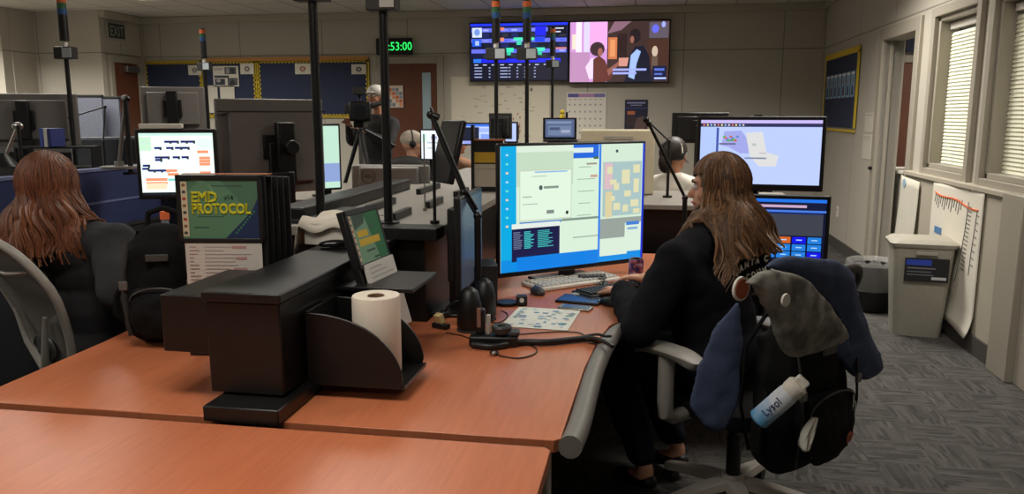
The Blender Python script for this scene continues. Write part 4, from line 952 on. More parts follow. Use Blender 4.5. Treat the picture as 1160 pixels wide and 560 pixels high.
# second stand, turned to the right
pG = PD(424, 268, 2.42); n2 = (.985, -.10)
t = thing('flip_chart_stand', 'black flip chart stand turned sideways with a green and yellow card over white pages', 'flip chart', (pG.x, pG.y, 1.03), rzn(*n2), rx=R(-16))
zc = pG.z-1.03+.01
MB().bx(-.10, .14, .006, .03, -.15, zc+.105).build('leaf', BLKP, t, bevel=.003)
MB().bx(-.10, .14, -.004, .006, zc+.085, zc+.105).bx(-.10, .14, -.004, .006, zc-.095, zc-.08).bx(-.10, -.088, -.004, .006, zc-.09, zc+.1).bx(.128, .14, -.004, .006, zc-.09, zc+.1).build('frame', BLKP, t, bevel=.002)
S = [('p', [(.5, 0), (1, 0), (1, 1), (.7, 1)], (40, 110, 70)), ('p', [(.1, 0), (.55, 0), (.45, .2), (.1, .3)], (60, 84, 70)), ('r', .15, .33, .5, .46, (206, 172, 50)), ('r', .15, .5, .85, .64, (206, 172, 50)), ('r', .3, .74, .6, .78, (50, 80, 60)), ('r', .5, .9, .7, .94, (50, 80, 60)), ('c', .65, .3, .06, .04, (70, 90, 84))]
S = [('p', [(.0, 0), (1, 0), (1, 1), (0, 1)], (112, 152, 122))]+S; icon_strip(S, 0, .07, 8, 0, 1)
graphic('card', t, .218, .17, S, (80, 128, 96), y=-.002, cz=zc, cx=.02)
S = []
for k in range(14): S.append(('r', .08, .06+k*.065, .5+.4*rr.random(), .075+k*.065, (160, 158, 160)))
graphic('page', t, .215, .25, S, (206, 202, 194), y=-.012, cz=zc-.21, cx=.03, th=.012)
t.scale = (.9, .9, .9)
# far yellow flip stand
pY = PD(550, 172, 4.2)
t = thing('flip_chart_stand', 'black flip chart stand with a yellow card left of the very large monitor', 'flip chart', (pY.x, pY.y, 1.0), R(5)); zc = pY.z-1.0
MB().bx(-.07, .09, .0, .02, 0, zc+.06).build('leaf', BLKP, t, bevel=.002); MB().bx(-.075, -.06, -.02, .03, 0, zc+.14).build('upright', BLKM, t)
MB().bx(-.07, .10, -.01, .03, zc+.058, zc+.066).build('top_edge', mat('tan_edge', (196, 130, 90), .7), t)
graphic('card', t, .15, .055, [], (206, 166, 48), y=-.003, cz=zc-.03, cx=.015); graphic('page', t, .15, .12, [('r', .1, .2, .8, .24, (160, 150, 140))], (196, 186, 168), y=-.003, cz=zc-.125, cx=.015)
# tall grey monitor-like back with round emblem (mid distance)
pD = PD(442, 201, 4.75)
t = thing('monitor', 'wide grey monitor back with a round emblem lying low behind the cameraman\'s tripod', 'monitor', (pD.x, pD.y, 1.0), R(3)); zc = pD.z-1.0
m = MB().bx(-.24, .24, 0, .03, zc-.075, zc+.075).box((0, -.02, zc), (.36, .05, .13)); m.build('housing', mat('mid_grey_plastic', (112, 109, 104), .5), t, bevel=.012)
m = MB(); m.tube([(-.12+.042*cos(k*pi/12), -.047, zc+.01+.042*sin(k*pi/12)) for k in range(24)], .002, n=4, closed=True); m.build('emblem_ring', DGREY, t)
text_mesh('lettering', 'DELL', .028, DGREY, t, (-.12, -.0465, zc), align='CENTER'); MB().bx(-.05, .05, .0, .04, 0, zc-.06).build('foot', BLKM, t)
# ------------------------------------------------------------------ camera on tripod
pC = PD(408, 130, 7.4)
t = thing('tripod', 'black tripod with splayed legs under the video camera', 'tripod', (pC.x, pC.y, 0)); h_ = pC.z-.12
for k in range(3):
    a = R(200+k*120); l = MB().cyl((0, 0, h_), (.42*cos(a), .42*sin(a), .02), .022, .014, n=10).build('leg', BLKM, t)
    MB().ell((.42*cos(a), .42*sin(a), .02), .025).build('foot', BLKP, l)
MB().cyl((0, 0, h_-.35), (0, 0, h_+.02), .025).build('centre_column', METAL, t); MB().box((0, 0, h_+.03), (.10, .12, .06)).build('head', BLKM, t, bevel=.01)
MB().cyl((0, 0, h_), (.25, .25, h_-.18), .012).build('pan_handle', BLKM, t)
t = thing('video_camera', 'black shoulder video camera with a top light mounted on the tripod', 'camera', (pC.x, pC.y, h_+.06), R(20))
MB().bx(-.10, .10, -.12, .22, .0, .18).build('body', BLKP, t, bevel=.02)
MB().cyl((0, -.12, .09), (0, -.26, .09), .065, .075, 20).build('lens_barrel', BLKP, t); MB().cyl((0, -.262, .09), (0, -.27, .09), .06, n=20).build('lens_glass', mat('dark_glass', (36, 38, 44), .15), t)
MB().tube([(0, -.08, .18), (0, -.06, .24), (0, .12, .24), (0, .15, .18)], .014).build('handle', BLKP, t)
MB().bx(-.06, .06, -.14, -.04, .24, .31).build('lamp_head', DGREY, t, bevel=.01); MB().bx(-.14, -.10, -.05, .08, .07, .15).build('monitor_flap', DGREY, t, bevel=.006); MB().cyl((.10, .05, .14), (.2, .12, .17), .022).build('viewfinder', BLKP, t)
# ------------------------------------------------------------------ things on the right desk
ZD = .7505
p = PZ(574, 345, ZD); t = thing('speaker', 'black wedge-shaped desk speaker left of the very large monitor foot', 'speaker', p+V((0, 0, 0)), R(28))
MB().prism([(-.045, 0), (.04, 0), (.05, .17), (-.005, .19), (-.03, .18)], (-.05, 0, 0), (0, -1, 0), (0, 0, 1), .10).build('housing', BLKP, t, bevel=.006)
MB().bx(-.035, .05, -.058, -.052, .03, .15).build('grille', DGREY, t) if 0 else None
MB().cyl((0, 0, 0), (0, 0, .012), .045).build('foot', BLKP, t)
p = PZ(591, 346, ZD); t = thing('webcam', 'small black cube webcam on the desk beside the speaker', 'webcam', p, R(10)); MB().bx(-.022, .022, -.02, .02, 0, .042).build('housing', BLKP, t, bevel=.006); MB().cyl((0, -.02, .025), (0, -.024, .025), .009).build('lens', WHITEP, t)
for px, py, lab, s in ((532, 374, 'rounded black speaker dome left of two beside the nearly edge-on monitor', 1.0), (549, 362, 'rounded black speaker dome right of two beside the nearly edge-on monitor', .95)):
    p = PZ(px, py, ZD); t = thing('speaker', lab, 'speaker', p, R(-20)); MB().lathe([(.035*s, 0), (.045*s, .02), (.043*s, .09), (.03*s, .14), (.012*s, .155), (0, .157)]).build('housing', BLKP, t); MB().cyl((0, 0, 0), (0, 0, .006), .046*s).build('foot', DGREY, t)
# headset dock with receiver
p = PZ(556, 391, ZD); t = thing('headset_dock', 'black headset dock with an upright handset and a round dial near the desk edge', 'dock', p, R(6))
MB().bx(-.07, .09, -.03, .04, 0, .035).build('base', BLKP, t, bevel=.006); MB().bx(-.05, -.02, .0, .03, .035, .12).build('handset', BLKP, t, bevel=.006)
MB().bx(-.045, -.033, -.004, .0, .06, .125).build('chrome_strip', METAL, t); MB().bx(-.015, -.002, .0, .02, .035, .1).build('upright', LGREY, t, bevel=.002)
MB().lathe([(.012, .05), (.032, .045), (.034, .062), (.030, .068), (.014, .066), (.012, .05)], (.035, .0, 0)).build('dial', DGREY, t); MB().cyl((.035, 0, .035), (.035, 0, .05), .02).build('dial_post', BLKP, t)
MB().bx(.06, .095, -.02, .03, .035, .05).build('button_block', DGREY, t, bevel=.004)
def cable(label, pix, r, m=BLKP, z=ZD, n=6, lift=None, cat='cable'):
    P = [PZ(x, y, z+r+(lift[i] if lift else 0)) for i, (x, y) in enumerate(pix)]
    o0 = P[0].copy(); o = MB().tube([q-o0 for q in smooth_path(P)], r, n=n).build('cable', m, None); o.location = o0; return tag(o, label, cat)
cable('thick black sleeved cable bundle running from the dock to the grey desk edge', [(535, 391), (560, 393), (590, 388), (620, 388), (650, 385), (668, 384), (684, 388)], .011, BLKP, n=10)
cable('black plug ends hanging over the grey desk edge', [(664, 384), (676, 384), (688, 389), (694, 393)], .007, BLKP, lift=[.012, .018, .02, .016])
cable('second black plug lead over the grey desk edge', [(662, 381), (676, 379), (686, 381), (692, 381)], .005, BLKP, lift=[.012, .02, .024, .022])
cable('thin black cable looping to a small earpiece in front of the dock', [(563, 386), (578, 392), (598, 391), (608, 396), (604, 402), (588, 406), (570, 404), (559, 401)], .0022)
cable('thin grey cable lying across the desk behind the bundle', [(575, 380), (600, 378), (632, 376), (655, 377), (662, 381), (655, 384)], .0022, DGREY)
cable('thin black cable lying left of the dock', [(505, 377), (525, 381), (536, 386)], .002)
cable('thin black cable curling beside the webcam', [(568, 352), (575, 356), (572, 362), (562, 366), (548, 362)], .002)
t = thing('earpiece', 'small black earpiece lying at the end of the cable loop', 'earpiece', PZ(560, 402, ZD)); MB().tube([(.012*cos(k*pi/6), .012*sin(k*pi/6), .006) for k in range(12)], .004, n=6, closed=True).build('ring', BLKP, t); MB().ell((.0, -.014, .008), .008).build('bud', METAL, t)
# printed sheets
def flat(name, label, cat, px, py, w_, d_, rz, z, shapes, base, th=.0012):
    t = graphic(name, None, w_, d_, shapes, base, th=th); t.rotation_euler = (R(-90), 0, 0)
    # lay the panel face-up
    t.rotation_euler = (-pi/2, 0, rz); t.location = PZ(px, py, z)+V((0, 0, th+.001)); return tag(t, label, cat)
S = []; rr = random.Random(2)
for k in range(40):
    x = .05+.85*rr.random(); y = .06+.85*rr.random(); S.append(('r', x, y, x+.04+.08*rr.random(), y+.03+.02*rr.random(), [(110, 156, 196), (170, 176, 178), (120, 176, 170), (150, 170, 200), (196, 150, 120)][k % 5 if k % 5 < 4 or k < 9 else 0]))
flat('printed_sheet', 'white printed sheet with blue blocks lying in front of the dark tablet', 'paper', 614, 361, .245, .30, R(-4), ZD, S, (216, 218, 208))
t = thing('tablet', 'dark tablet lying flat right of the printed sheet', 'tablet', PZ(658, 341, ZD), R(-12)); MB().bx(-.09, .09, -.065, .065, 0, .01).build('housing', BLKP, t, bevel=.003); MB().bx(-.083, .083, -.058, .058, .01, .0108).build('glass', mat('slate_glass', (54, 60, 74), .15), t)
t = thing('phone', 'phone with a silver rim lying in front of the tablet', 'phone', PZ(652, 350, ZD), R(-12)); MB().bx(-.065, .065, -.03, .03, 0, .009).build('housing', METAL, t, bevel=.003); MB().bx(-.05, .058, -.025, .025, .009, .0098).build('glass', mat('slate_glass', (54, 60, 74), .15), t)
def keyboard(label, px, py, w_, d_, rz, body, keys, rows=5, cols=15, tilt=.0, z=ZD, grp=None):
    t = thing('keyboard', label, 'keyboard', PZ(px, py, z), rz); t.rotation_euler = (tilt, 0, rz)
    MB().bx(-w_/2, w_/2, -d_/2, d_/2, 0, .018).build('case', body, t, bevel=.006)
    m = MB()
    for r_ in range(rows):
        for c_ in range(cols):
            x = -w_/2+.012+(w_-.024)*(c_+.5)/cols; y = -d_/2+.012+(d_-.024)*(r_+.5)/rows
            m.box((x, y, .022), ((w_-.024)/cols*.84, (d_-.024)/rows*.84, .009), taper=.85)
    k_ = m.build('keys', keys, t, smooth=0); k_['kind'] = 'stuff'; return t
keyboard('long white keyboard at the foot of the very large monitor', 648, 321, .44, .17, R(42), WHITEP, mat('key_white', (206, 202, 190), .6), cols=18)
keyboard('small black keypad leaning on the white keyboard', 672, 321, .13, .085, R(20), BLKP, DGREY, rows=4, cols=6, tilt=R(38))
keyboard('black keyboard under the seated woman\'s hand on the right desk', 695, 331, .36, .13, R(44), BLKP, DGREY, cols=16)
t = thing('wrist_rest', 'pale wrist rest strip before the black keyboard', 'wrist rest', PZ(665, 335, ZD), R(30)); MB().bx(-.07, .10, -.015, .02, 0, .014).build('pad', LGREY, t, bevel=.006); MB().bx(-.065, .095, -.014, .019, -.0, .003).build('base', DGREY, t)
t = thing('mouse', 'dark computer mouse left of the white keyboard', 'mouse', PZ(609, 333, ZD), R(30)); MB().ell((0, 0, .008), (.028, .05, .024)).build('shell', DGREY, t); MB().cyl((0, .02, .028), (0, .03, .027), .005).build('wheel', BLKP, t)
t = thing('mouse', 'black computer mouse beside the seated woman\'s hand', 'mouse', PZ(692, 346, ZD), R(50)); MB().ell((0, 0, .008), (.03, .055, .026)).build('shell', BLKP, t); MB().bx(-.02, .01, -.05, -.04, .016, .02).build('label', WHITEP, t)
# soda can
def can_b(nt, N, L, b):
    tc = N.new('ShaderNodeTexCoord'); nz = N.new('ShaderNodeTexNoise'); nz.inputs['Scale'].default_value = 34; L.new(tc.outputs['Object'], nz.inputs['Vector'])
    rp = N.new('ShaderNodeValToRGB'); e = rp.color_ramp.elements; e[0].position = .4; e[0].color = (*lin((70, 52, 96)), 1); e[1].position = .6; e[1].color = (*lin((196, 160, 176)), 1); x = e.new(.5); x.color = (*lin((160, 80, 90)), 1); rp.color_ramp.interpolation = 'CONSTANT'
    L.new(nz.outputs['Fac'], rp.inputs[0]); L.new(rp.outputs[0], b.inputs['Base Color']); b.inputs['Metallic'].default_value = .5
CAN = node_mat('can_print', can_b, .35)
t = thing('drink_can', 'purple and silver drink can on the desk beside the seated woman', 'can', PZ(720, 323, ZD))
MB().lathe([(.024, 0), (.033, .008), (.033, .108), (.027, .12)], n=28).build('body', CAN, t); MB().lathe([(.027, .12), (.0265, .122), (.024, .118), (0, .118)]).build('top', METAL, t)
# usb sticks and small sticker by the black console
t = thing('label_dongle', 'small device with a yellow sticker lying against the black console wall', 'device', PZ(499, 372, ZD), R(-25)); MB().bx(-.03, .035, -.014, .014, 0, .018).build('body', BLKP, t, bevel=.003); MB().box((-.005, -.0, .035), (.028, .022, .034), M.Rotation(R(20), 3, 'X')).build('sticker', mat('cream_sticker', (206, 186, 130), .7), t, bevel=.001)
p = PZ(478, 372, ZD); t = thing('headset', 'black headset heaped against the black console wall', 'headset', (-.69, 2.82, ZD), R(20)); MB().tube([(.05*cos(R(a)), .02*sin(R(a*2)), .012+.05*sin(R(a))) for a in range(0, 181, 15)], .005).build('headband', BLKP, t)
MB().ell((.05, 0, .016), (.018, .022, .016)).build('ear_cup', BLKP, t); MB().ell((-.05, 0, .016), (.018, .022, .016)).build('ear_cup', BLKP, t)
# tissue box and cloth on the console
p = PZ(372, 277, 1.063); t = thing('tissue_box', 'pale tissue box on the black console under a white cloth', 'tissue box', (p.x, p.y+.03, 1.063), R(-12))
MB().bx(-.07, .10, -.06, .07, 0, .075).build('box', mat('tissue_card', (206, 200, 188), .8, var=.12, scale=14), t, bevel=.003); MB().bx(-.03, .04, -.02, .02, .075, .077).build('slot', WHITEP, t)
def clothf(u, v):
    x = -.145+u*.24; a = max(0, (.28-u)/.28); return (x+.04*a, -.075+v*.16, .092+.012*sin(u*9)*cos(v*5)+.010*sin(v*8+1)-a*a*.095-max(0, .2-v)*.22)
mb = MB().grid(clothf, 20, 12); o = mb.build('cloth', mat('white_cloth', (214, 206, 190), .9, var=.04), None); s_ = o.modifiers.new('thick', 'SOLIDIFY'); s_.thickness = .004
o.location = (p.x, p.y+.03, 1.063); o.rotation_euler = (0, 0, R(-12)); tag(o, 'crumpled white cloth hanging off the left of the tissue box', 'cloth')
p = PZ(380, 281, 1.063); t = thing('stapler', 'shiny black stapler lying on the console beside the tissue box', 'stapler', p, R(25)); MB().ell((0, 0, .014), (.055, .02, .014)).build('jaw', mat('gloss_black', (18, 18, 19), .12), t); MB().bx(-.05, .05, -.014, .014, 0, .006).build('base', BLKM, t, bevel=.002)
# things on the left desk
p = PZ(187, 262, .76); p = PD(187, 250, 2.95)
t = thing('bottle', 'bottle with an orange cap behind the black backpack', 'bottle', (p.x, p.y, .751)); hb = p.z-.751
MB().lathe([(.0, 0), (.033, .0), (.034, .02), (.034, hb*.7), (.014, hb-.01), (.014, hb+.01)]).build('body', mat('clear_bottle', (150, 160, 170), .1, alpha=.6), t); MB().cyl((0, 0, hb+.005), (0, 0, hb+.035), .017, n=20).build('cap', mat('orange_cap', (236, 116, 66), .5), t)
p = PD(148, 266, 2.95); t = thing('tumbler', 'purple tumbler behind the black backpack', 'tumbler', (p.x, p.y, .751)); MB().lathe([(0, 0), (.035, 0), (.042, .12), (.043, .2), (.04, .205), (0, .2)]).build('body', mat('purple_plastic', (74, 50, 92), .3, var=.4), t); MB().cyl((0, 0, .2), (0, 0, .22), .044).build('lid', mat('purple_lid', (60, 44, 74), .3), t)
p = PZ(128, 292, .751); t = thing('mouse', 'small pale mouse on the left desk beside the woman\'s sleeve', 'mouse', p); MB().ell((0, 0, .008), (.02, .035, .016)).build('shell', LGREY, t); MB().cyl((0, .01, .022), (0, .016, .022), .003).build('wheel', BLKP, t)
# yellow figure on far worktop
p = PD(637, 134, 5.25); t = thing('figurine', 'little yellow figure beside the wall calendar above the laptop', 'ornament', p+V((0, 0, -.05)))
MB().ell((0, 0, .05), (.02, .018, .03)).build('body', mat('bright_yellow', (226, 196, 30), .5), t); MB().ell((0, 0, .09), .016).build('head', mat('bright_yellow', (226, 196, 30), .5), t); MB().cyl((.03, 0, .02), (.03, 0, .09), .008).build('pen', BLKP, t); MB().cyl((0, 0, 0), (0, 0, .03), .03).cyl((0, 0, .985-t.location.z), (0, 0, 0), .006).build('stand', DGREY, t)

t = thing('dark_filler_box', 'black box added as dark filler on the left desk behind the flip chart stand', 'filler', (-1.33, 3.0, .751), R(4))  # invented box, added to keep the desk dark behind the stand
MB().bx(-.12, .12, -.22, .22, .01, .36).build('case', BLKP, t, bevel=.006); MB().bx(-.09, .09, -.226, -.22, .05, .32).build('filler_front', BLKM, t)
for x in (-.09, .09): MB().bx(x-.015, x+.015, -.2, .2, 0, .01).build('foot', BLKM, t)
# ------------------------------------------------------------------ office chairs
MESHF = mat('chair_mesh', (112, 109, 102), .7, var=.15, scale=300, alpha=.72)
FRAMEL = mat('chair_frame_grey', (150, 146, 138), .45)
def chair(label, x, y, h, frame=FRAMEL, group='office chairs', base=mat('chair_base_grey', (150, 145, 137), .45), bh=1.0, rec=.16, aw=.29, ay=0.0, awr=None, bw=1.0):
    """local +Y is where the sitter looks"""
    rz = atan2(h[1], h[0])-pi/2
    t = thing('office_chair', label, 'chair', (x, y, 0), rz, group)
    m = MB(); m.cyl((0, 0, .06), (0, 0, .15), .05, .042, 20)
    b = m.build('base_hub', base, t, bevel=.004)
    for k in range(5):
        a = R(18+72*k); d = V((cos(a), sin(a), 0)); s = V((-sin(a), cos(a), 0))
        l = MB(); P = [(.03, .125, .042), (.12, .115, .040), (.22, .095, .034), (.33, .070, .026)]
        vs = []
        for r_, z, w_ in P:
            c = d*r_; vs.append([l.bm.verts.new(c+s*w_+V((0, 0, z-.022))), l.bm.verts.new(c-s*w_+V((0, 0, z-.022))), l.bm.verts.new(c-s*w_*.7+V((0, 0, z+.012))), l.bm.verts.new(c+s*w_*.7+V((0, 0, z+.012)))])
        fs = []
        for A, B in zip(vs, vs[1:]): fs += [l.bm.faces.new((A[i], A[(i+1) % 4], B[(i+1) % 4], B[i])) for i in range(4)]
        fs += [l.bm.faces.new(vs[0][::-1]), l.bm.faces.new(vs[-1])]; l._set(fs)
        lg = l.build('leg', base, t, bevel=.005)
        MB().cyl(d*.31-s*.022+V((0, 0, .03)), d*.31+s*.022+V((0, 0, .03)), .029, n=18).cyl(d*.31+V((0, 0, .03)), d*.31+V((0, 0, .06)), .012).build('caster', BLKP, lg, bevel=.003)
    MB().cyl((0, 0, .12), (0, 0, .30), .027, n=18).cyl((0, 0, .30), (0, 0, .42), .018, n=18).build('gas_lift', BLKM, t)
    MB().bx(-.12, .12, -.16, .12, .40, .45).build('tilt_mechanism', BLKP, t, bevel=.012)
    m = MB(); 
    def seatf(u, v):
        a = 2*pi*u; r_ = (abs(cos(a))**4+abs(sin(a))**4)**-.25; k = sin(pi/2*min(1, v*1.0)); 
        return (.25*r_*cos(a)*v, .23*r_*sin(a)*v+.0, .50-.02*v**6-.012*(1-v)+(-.02*v*sin(a) if sin(a) > .3 else 0))
    m.grid(seatf, 40, 8); o = m.build('seat', BLKF, t); s_ = o.modifiers.new('pad', 'SOLIDIFY'); s_.thickness = .06; s_.offset = -1
    bv = o.modifiers.new('b', 'BEVEL'); bv.width = .012; bv.segments = 2; bv.limit_method = 'ANGLE'; bv.angle_limit = R(50)
    # backrest: outline in (x, z), leaning back
    def bp(x_, z_): 
        v = (z_-.52)/.56
        return V((x_, -.235-rec*max(0, v)+.035*sin(pi*v)+.35*x_*x_, .52+(z_-.52)*bh))
    out = []
    for k in range(44):
        a = 2*pi*k/44; cx_ = abs(cos(a))**.62*(1 if cos(a) > 0 else -1); sz = abs(sin(a))**.7*(1 if sin(a) > 0 else -1)
        z_ = .80+.285*sz; w_ = bw*(.13+.10*min(1, max(0, (z_-.55)/.35)))
        out.append((w_*cx_, z_))
    MB().tube([bp(*p) for p in out], .015, n=10, closed=True, flat=1.0).build('back_frame', frame, t)
    m = MB()
    def bf(u, v):
        z_ = .525+.55*v; w_ = 0
        sz = (z_-.80)/.285; 
        w_ = max(.02, (1-min(1, abs(sz))**(1/.7*2))**.31)*bw*(.13+.10*min(1, max(0, (z_-.55)/.35)))
        return bp((u*2-1)*w_*.98, z_)
    m.grid(bf, 14, 20); o = m.build('back_mesh', MESHF, t); s_ = o.modifiers.new('th', 'SOLIDIFY'); s_.thickness = .003
    MB().tube([bp(0, .60)+V((0, -.03, 0)), bp(0, .5)+V((0, -.03, 0)), (0, -.18, .43), (0, -.1, .42)], .024, n=10, flat=.8).build('spine', frame, t)
    # lumbar yoke
    for s in (-1, 1):
        MB().tube([bp(0, .58)+V((0, -.035, 0)), bp(s*.07, .68)+V((0, -.04, 0)), bp(s*.12, .80)+V((0, -.02, 0))], [.018, .013, .008], n=10, flat=.7).build('lumbar_arm', frame, t)
    MB().ell(bp(0, .66)+V((0, -.015, 0)), (.09, .012, .05)).build('lumbar_pad', DGREY, t)
    # coat rail with open tube end
    MB().tube([bp(-.15, .97)+V((0, -.0, 0)), bp(-.12, .97)+V((0, -.05, 0)), bp(.12*bw, .97)+V((0, -.05, 0)), bp(.15*bw, .97)], .009, n=12).build('coat_rail', METAL, t)
    awl = aw
    for s in (-1, 1):
        aw = awl if s < 0 or awr is None else awr
        MB().tube([(s*.12, ay, .43), (s*(aw-.04), ay, .43), (s*(aw-.005), ay, .45), (s*aw, ay, .50), (s*aw, ay, .67)], .027, n=12, flat=1.1).build('arm_post', base, t)
        pad = MB()
        def pf(u, v, s=s, aw=aw):
            a = 2*pi*u; return (s*aw+.052*cos(a)*abs(cos(a))**-.3*v if abs(cos(a)) > 1e-6 else s*aw, ay+.15*sin(a)*abs(sin(a))**-.35*v if abs(sin(a)) > 1e-6 else ay, .705-.012*v**4+.02*(sin(a)*v)**2*-1)
        pad.grid(pf, 36, 6); o = pad.build('arm_pad', base, t); s_ = o.modifiers.new('pad', 'SOLIDIFY'); s_.thickness = .028; s_.offset = -1
        bv = o.modifiers.new('b', 'BEVEL'); bv.width = .008; bv.segments = 2; bv.limit_method = 'ANGLE'; bv.angle_limit = R(50)
    return t
hR = V((-.72, .69, 0)).normalized(); lR = V((-hR.y, hR.x, 0))
cR = V((.35, 2.95, 0)); cLc = V((-2.03, 2.72, 0)); hL = V((.45, .89, 0)).normalized()
chair('office chair at the right desk hung with jackets and a backpack', cR.x, cR.y, hR, frame=DGREY, bh=.86, aw=.335, ay=.05, awr=.25, bw=.78)
chair('light grey mesh-backed office chair at the left edge under the auburn-haired woman', cLc.x, cLc.y, hL, rec=.20)

# ------------------------------------------------------------------ people
def basis(f, pitch=0, roll=0):
    a = atan2(f[1], f[0])-pi/2
    return M.Rotation(a, 3, 'Z') @ M.Rotation(roll, 3, 'Y') @ M.Rotation(pitch, 3, 'X')
def head_blob(m, c, Q, k=1.0):
    def p(x, y, z): return c+Q @ V((x*k, y*k, z*k))
    e = lambda x, y, z, a, b, d: m.ell(p(x, y, z), (a*k, b*k, d*k), Q)
    e(0, -.012, .022, .075, .093, .098); e(0, .028, -.028, .058, .060, .082); e(0, .045, -.078, .036, .036, .028); e(0, .076, -.092, .018, .016, .015)
    e(0, .075, .032, .045, .017, .014); e(0, .086, -.054, .023, .012, .014)
    for s in (-1, 1): e(s*.035, .062, -.02, .024, .022, .024); e(s*.075, -.008, -.010, .009, .019, .031)
    m.cyl(p(0, .084, .012), p(0, .106, -.022), .008*k, .012*k, 10).ell(p(0, .106, -.023), .0125*k, u=10, v=6)
def face_parts(root, c, Q, k=1.0, brow=(70, 50, 38), lip=(176, 96, 88)):
    def p(x, y, z): return c+Q @ V((x*k, y*k, z*k))
    for s in (-1, 1):
        e = MB().ell(p(s*.03, .081, .010), .0115*k, u=14, v=8).build('eye', mat('eye_white', (226, 222, 216), .2, var=0), root)
        MB().ell(p(s*.0305, .0895, .010), (.0055*k, .004*k, .0055*k), Q, u=10, v=6).build('iris', mat('iris', (52, 40, 32), .2, var=0), e)
        MB().tube([p(s*.014, .092, .027), p(s*.032, .093, .034), p(s*.05, .080, .028)], .0035*k, n=6).build('eyebrow', mat('brow_%d' % brow[0], brow, .8), root)
    MB().tube([p(-.022, .088, -.053), p(-.008, .098, -.049), p(.008, .098, -.049), p(.022, .088, -.053)], .0045*k, n=6).build('lips', mat('lips_%d' % lip[0], lip, .5), root)
def hand(m, w, d, nrm, curl=.5, s=1, k=1.0):
    """w wrist, d pointing direction, nrm back-of-hand normal, s=+1 thumb on the cross side"""
    w = V(w); d = V(d).normalized(); nrm = V(nrm); nrm = (nrm-d*nrm.dot(d)).normalized(); sd = d.cross(nrm)*s
    m.chain([(w, .023*k), (w+d*.03*k, .024*k)])
    for i, off in enumerate((-.027, -.009, .009, .027)):
        a = w+d*.035*k+sd*off*k*.8; b = w+d*(.088-.004*abs(i-1.5))*k+sd*off*k
        m.cyl(w+d*.01*k+sd*off*.6*k, b, .013*k, .0105*k, 10); m.ell(b, .0105*k, u=10, v=6)
        L = (.034, .039, .037, .029)[i]*k; u = d; P = [(b, .0095*k)]; ang = 0
        for j in range(3):
            ang += curl*(.55 if j == 0 else .7); u = d*cos(ang)-nrm*sin(ang); b = b+u*L*(1, .75, .6)[j]; P.append((b, (.0088, .008, .007)[j]*k))
        m.chain(P, n=8)
    a = w+d*.02*k-sd*.022*k; b = a+(d*.6-sd*.75-nrm*.15).normalized()*.036*k; c = b+(d*.9-sd*.3-nrm*.25).normalized()*.03*k; e = c+(d*.95-sd*.05-nrm*.3).normalized()*.024*k
    m.chain([(a, .014*k), (b, .011*k), (c, .0095*k), (e, .008*k)], n=8)
def torso(m, J, f, g=0.0, k=1.0):
    B = basis(f); pe, ch, nk = V(J['pelvis']), V(J['chest']), V(J['neck'])
    m.ell(pe, (.165*k+g, .125*k+g, .13*k), B); w = pe.lerp(ch, .5); m.ell(w, (.148*k+g, .115*k+g, .18*k), B)
    m.ell(ch, (.165*k+g, .118*k+g, .17*k), B); m.ell(ch.lerp(nk, .45), (.16*k+g, .10*k+g, .11*k), B)
    for s in ('L', 'R'):
        sh = V(J['sh'+s]); m.chain([(nk-V((0, 0, .03)), .052*k+g), (sh, .058*k+g)]); m.chain([(ch, .09*k+g), (sh-V((0, 0, .03)), .06*k+g)])
def arm_chain(m, J, s, g=0.0, k=1.0, cuff=True):
    a, b, c = V(J['sh'+s]), V(J['el'+s]), V(J['wr'+s]); ce = b.lerp(c, .92)
    m.chain([(a, .055*k+g), (a.lerp(b, .5), .046*k+g), (b, .040*k+g), (b.lerp(c, .35), .038*k+g), (ce if g else c, (.026*k+g) if g else .023*k)])
def leg_chain(m, J, s, g=0.0, k=1.0, end=1.0):
    a, b, c = V(J['hip'+s]), V(J['kn'+s]), V(J['an'+s]); e = b.lerp(c, end)
    m.chain([(a, .088*k+g), (a.lerp(b, .5), .075*k+g), (b, .056*k+g), (b.lerp(c, .35), .053*k+g), (e, .034*k+g)])
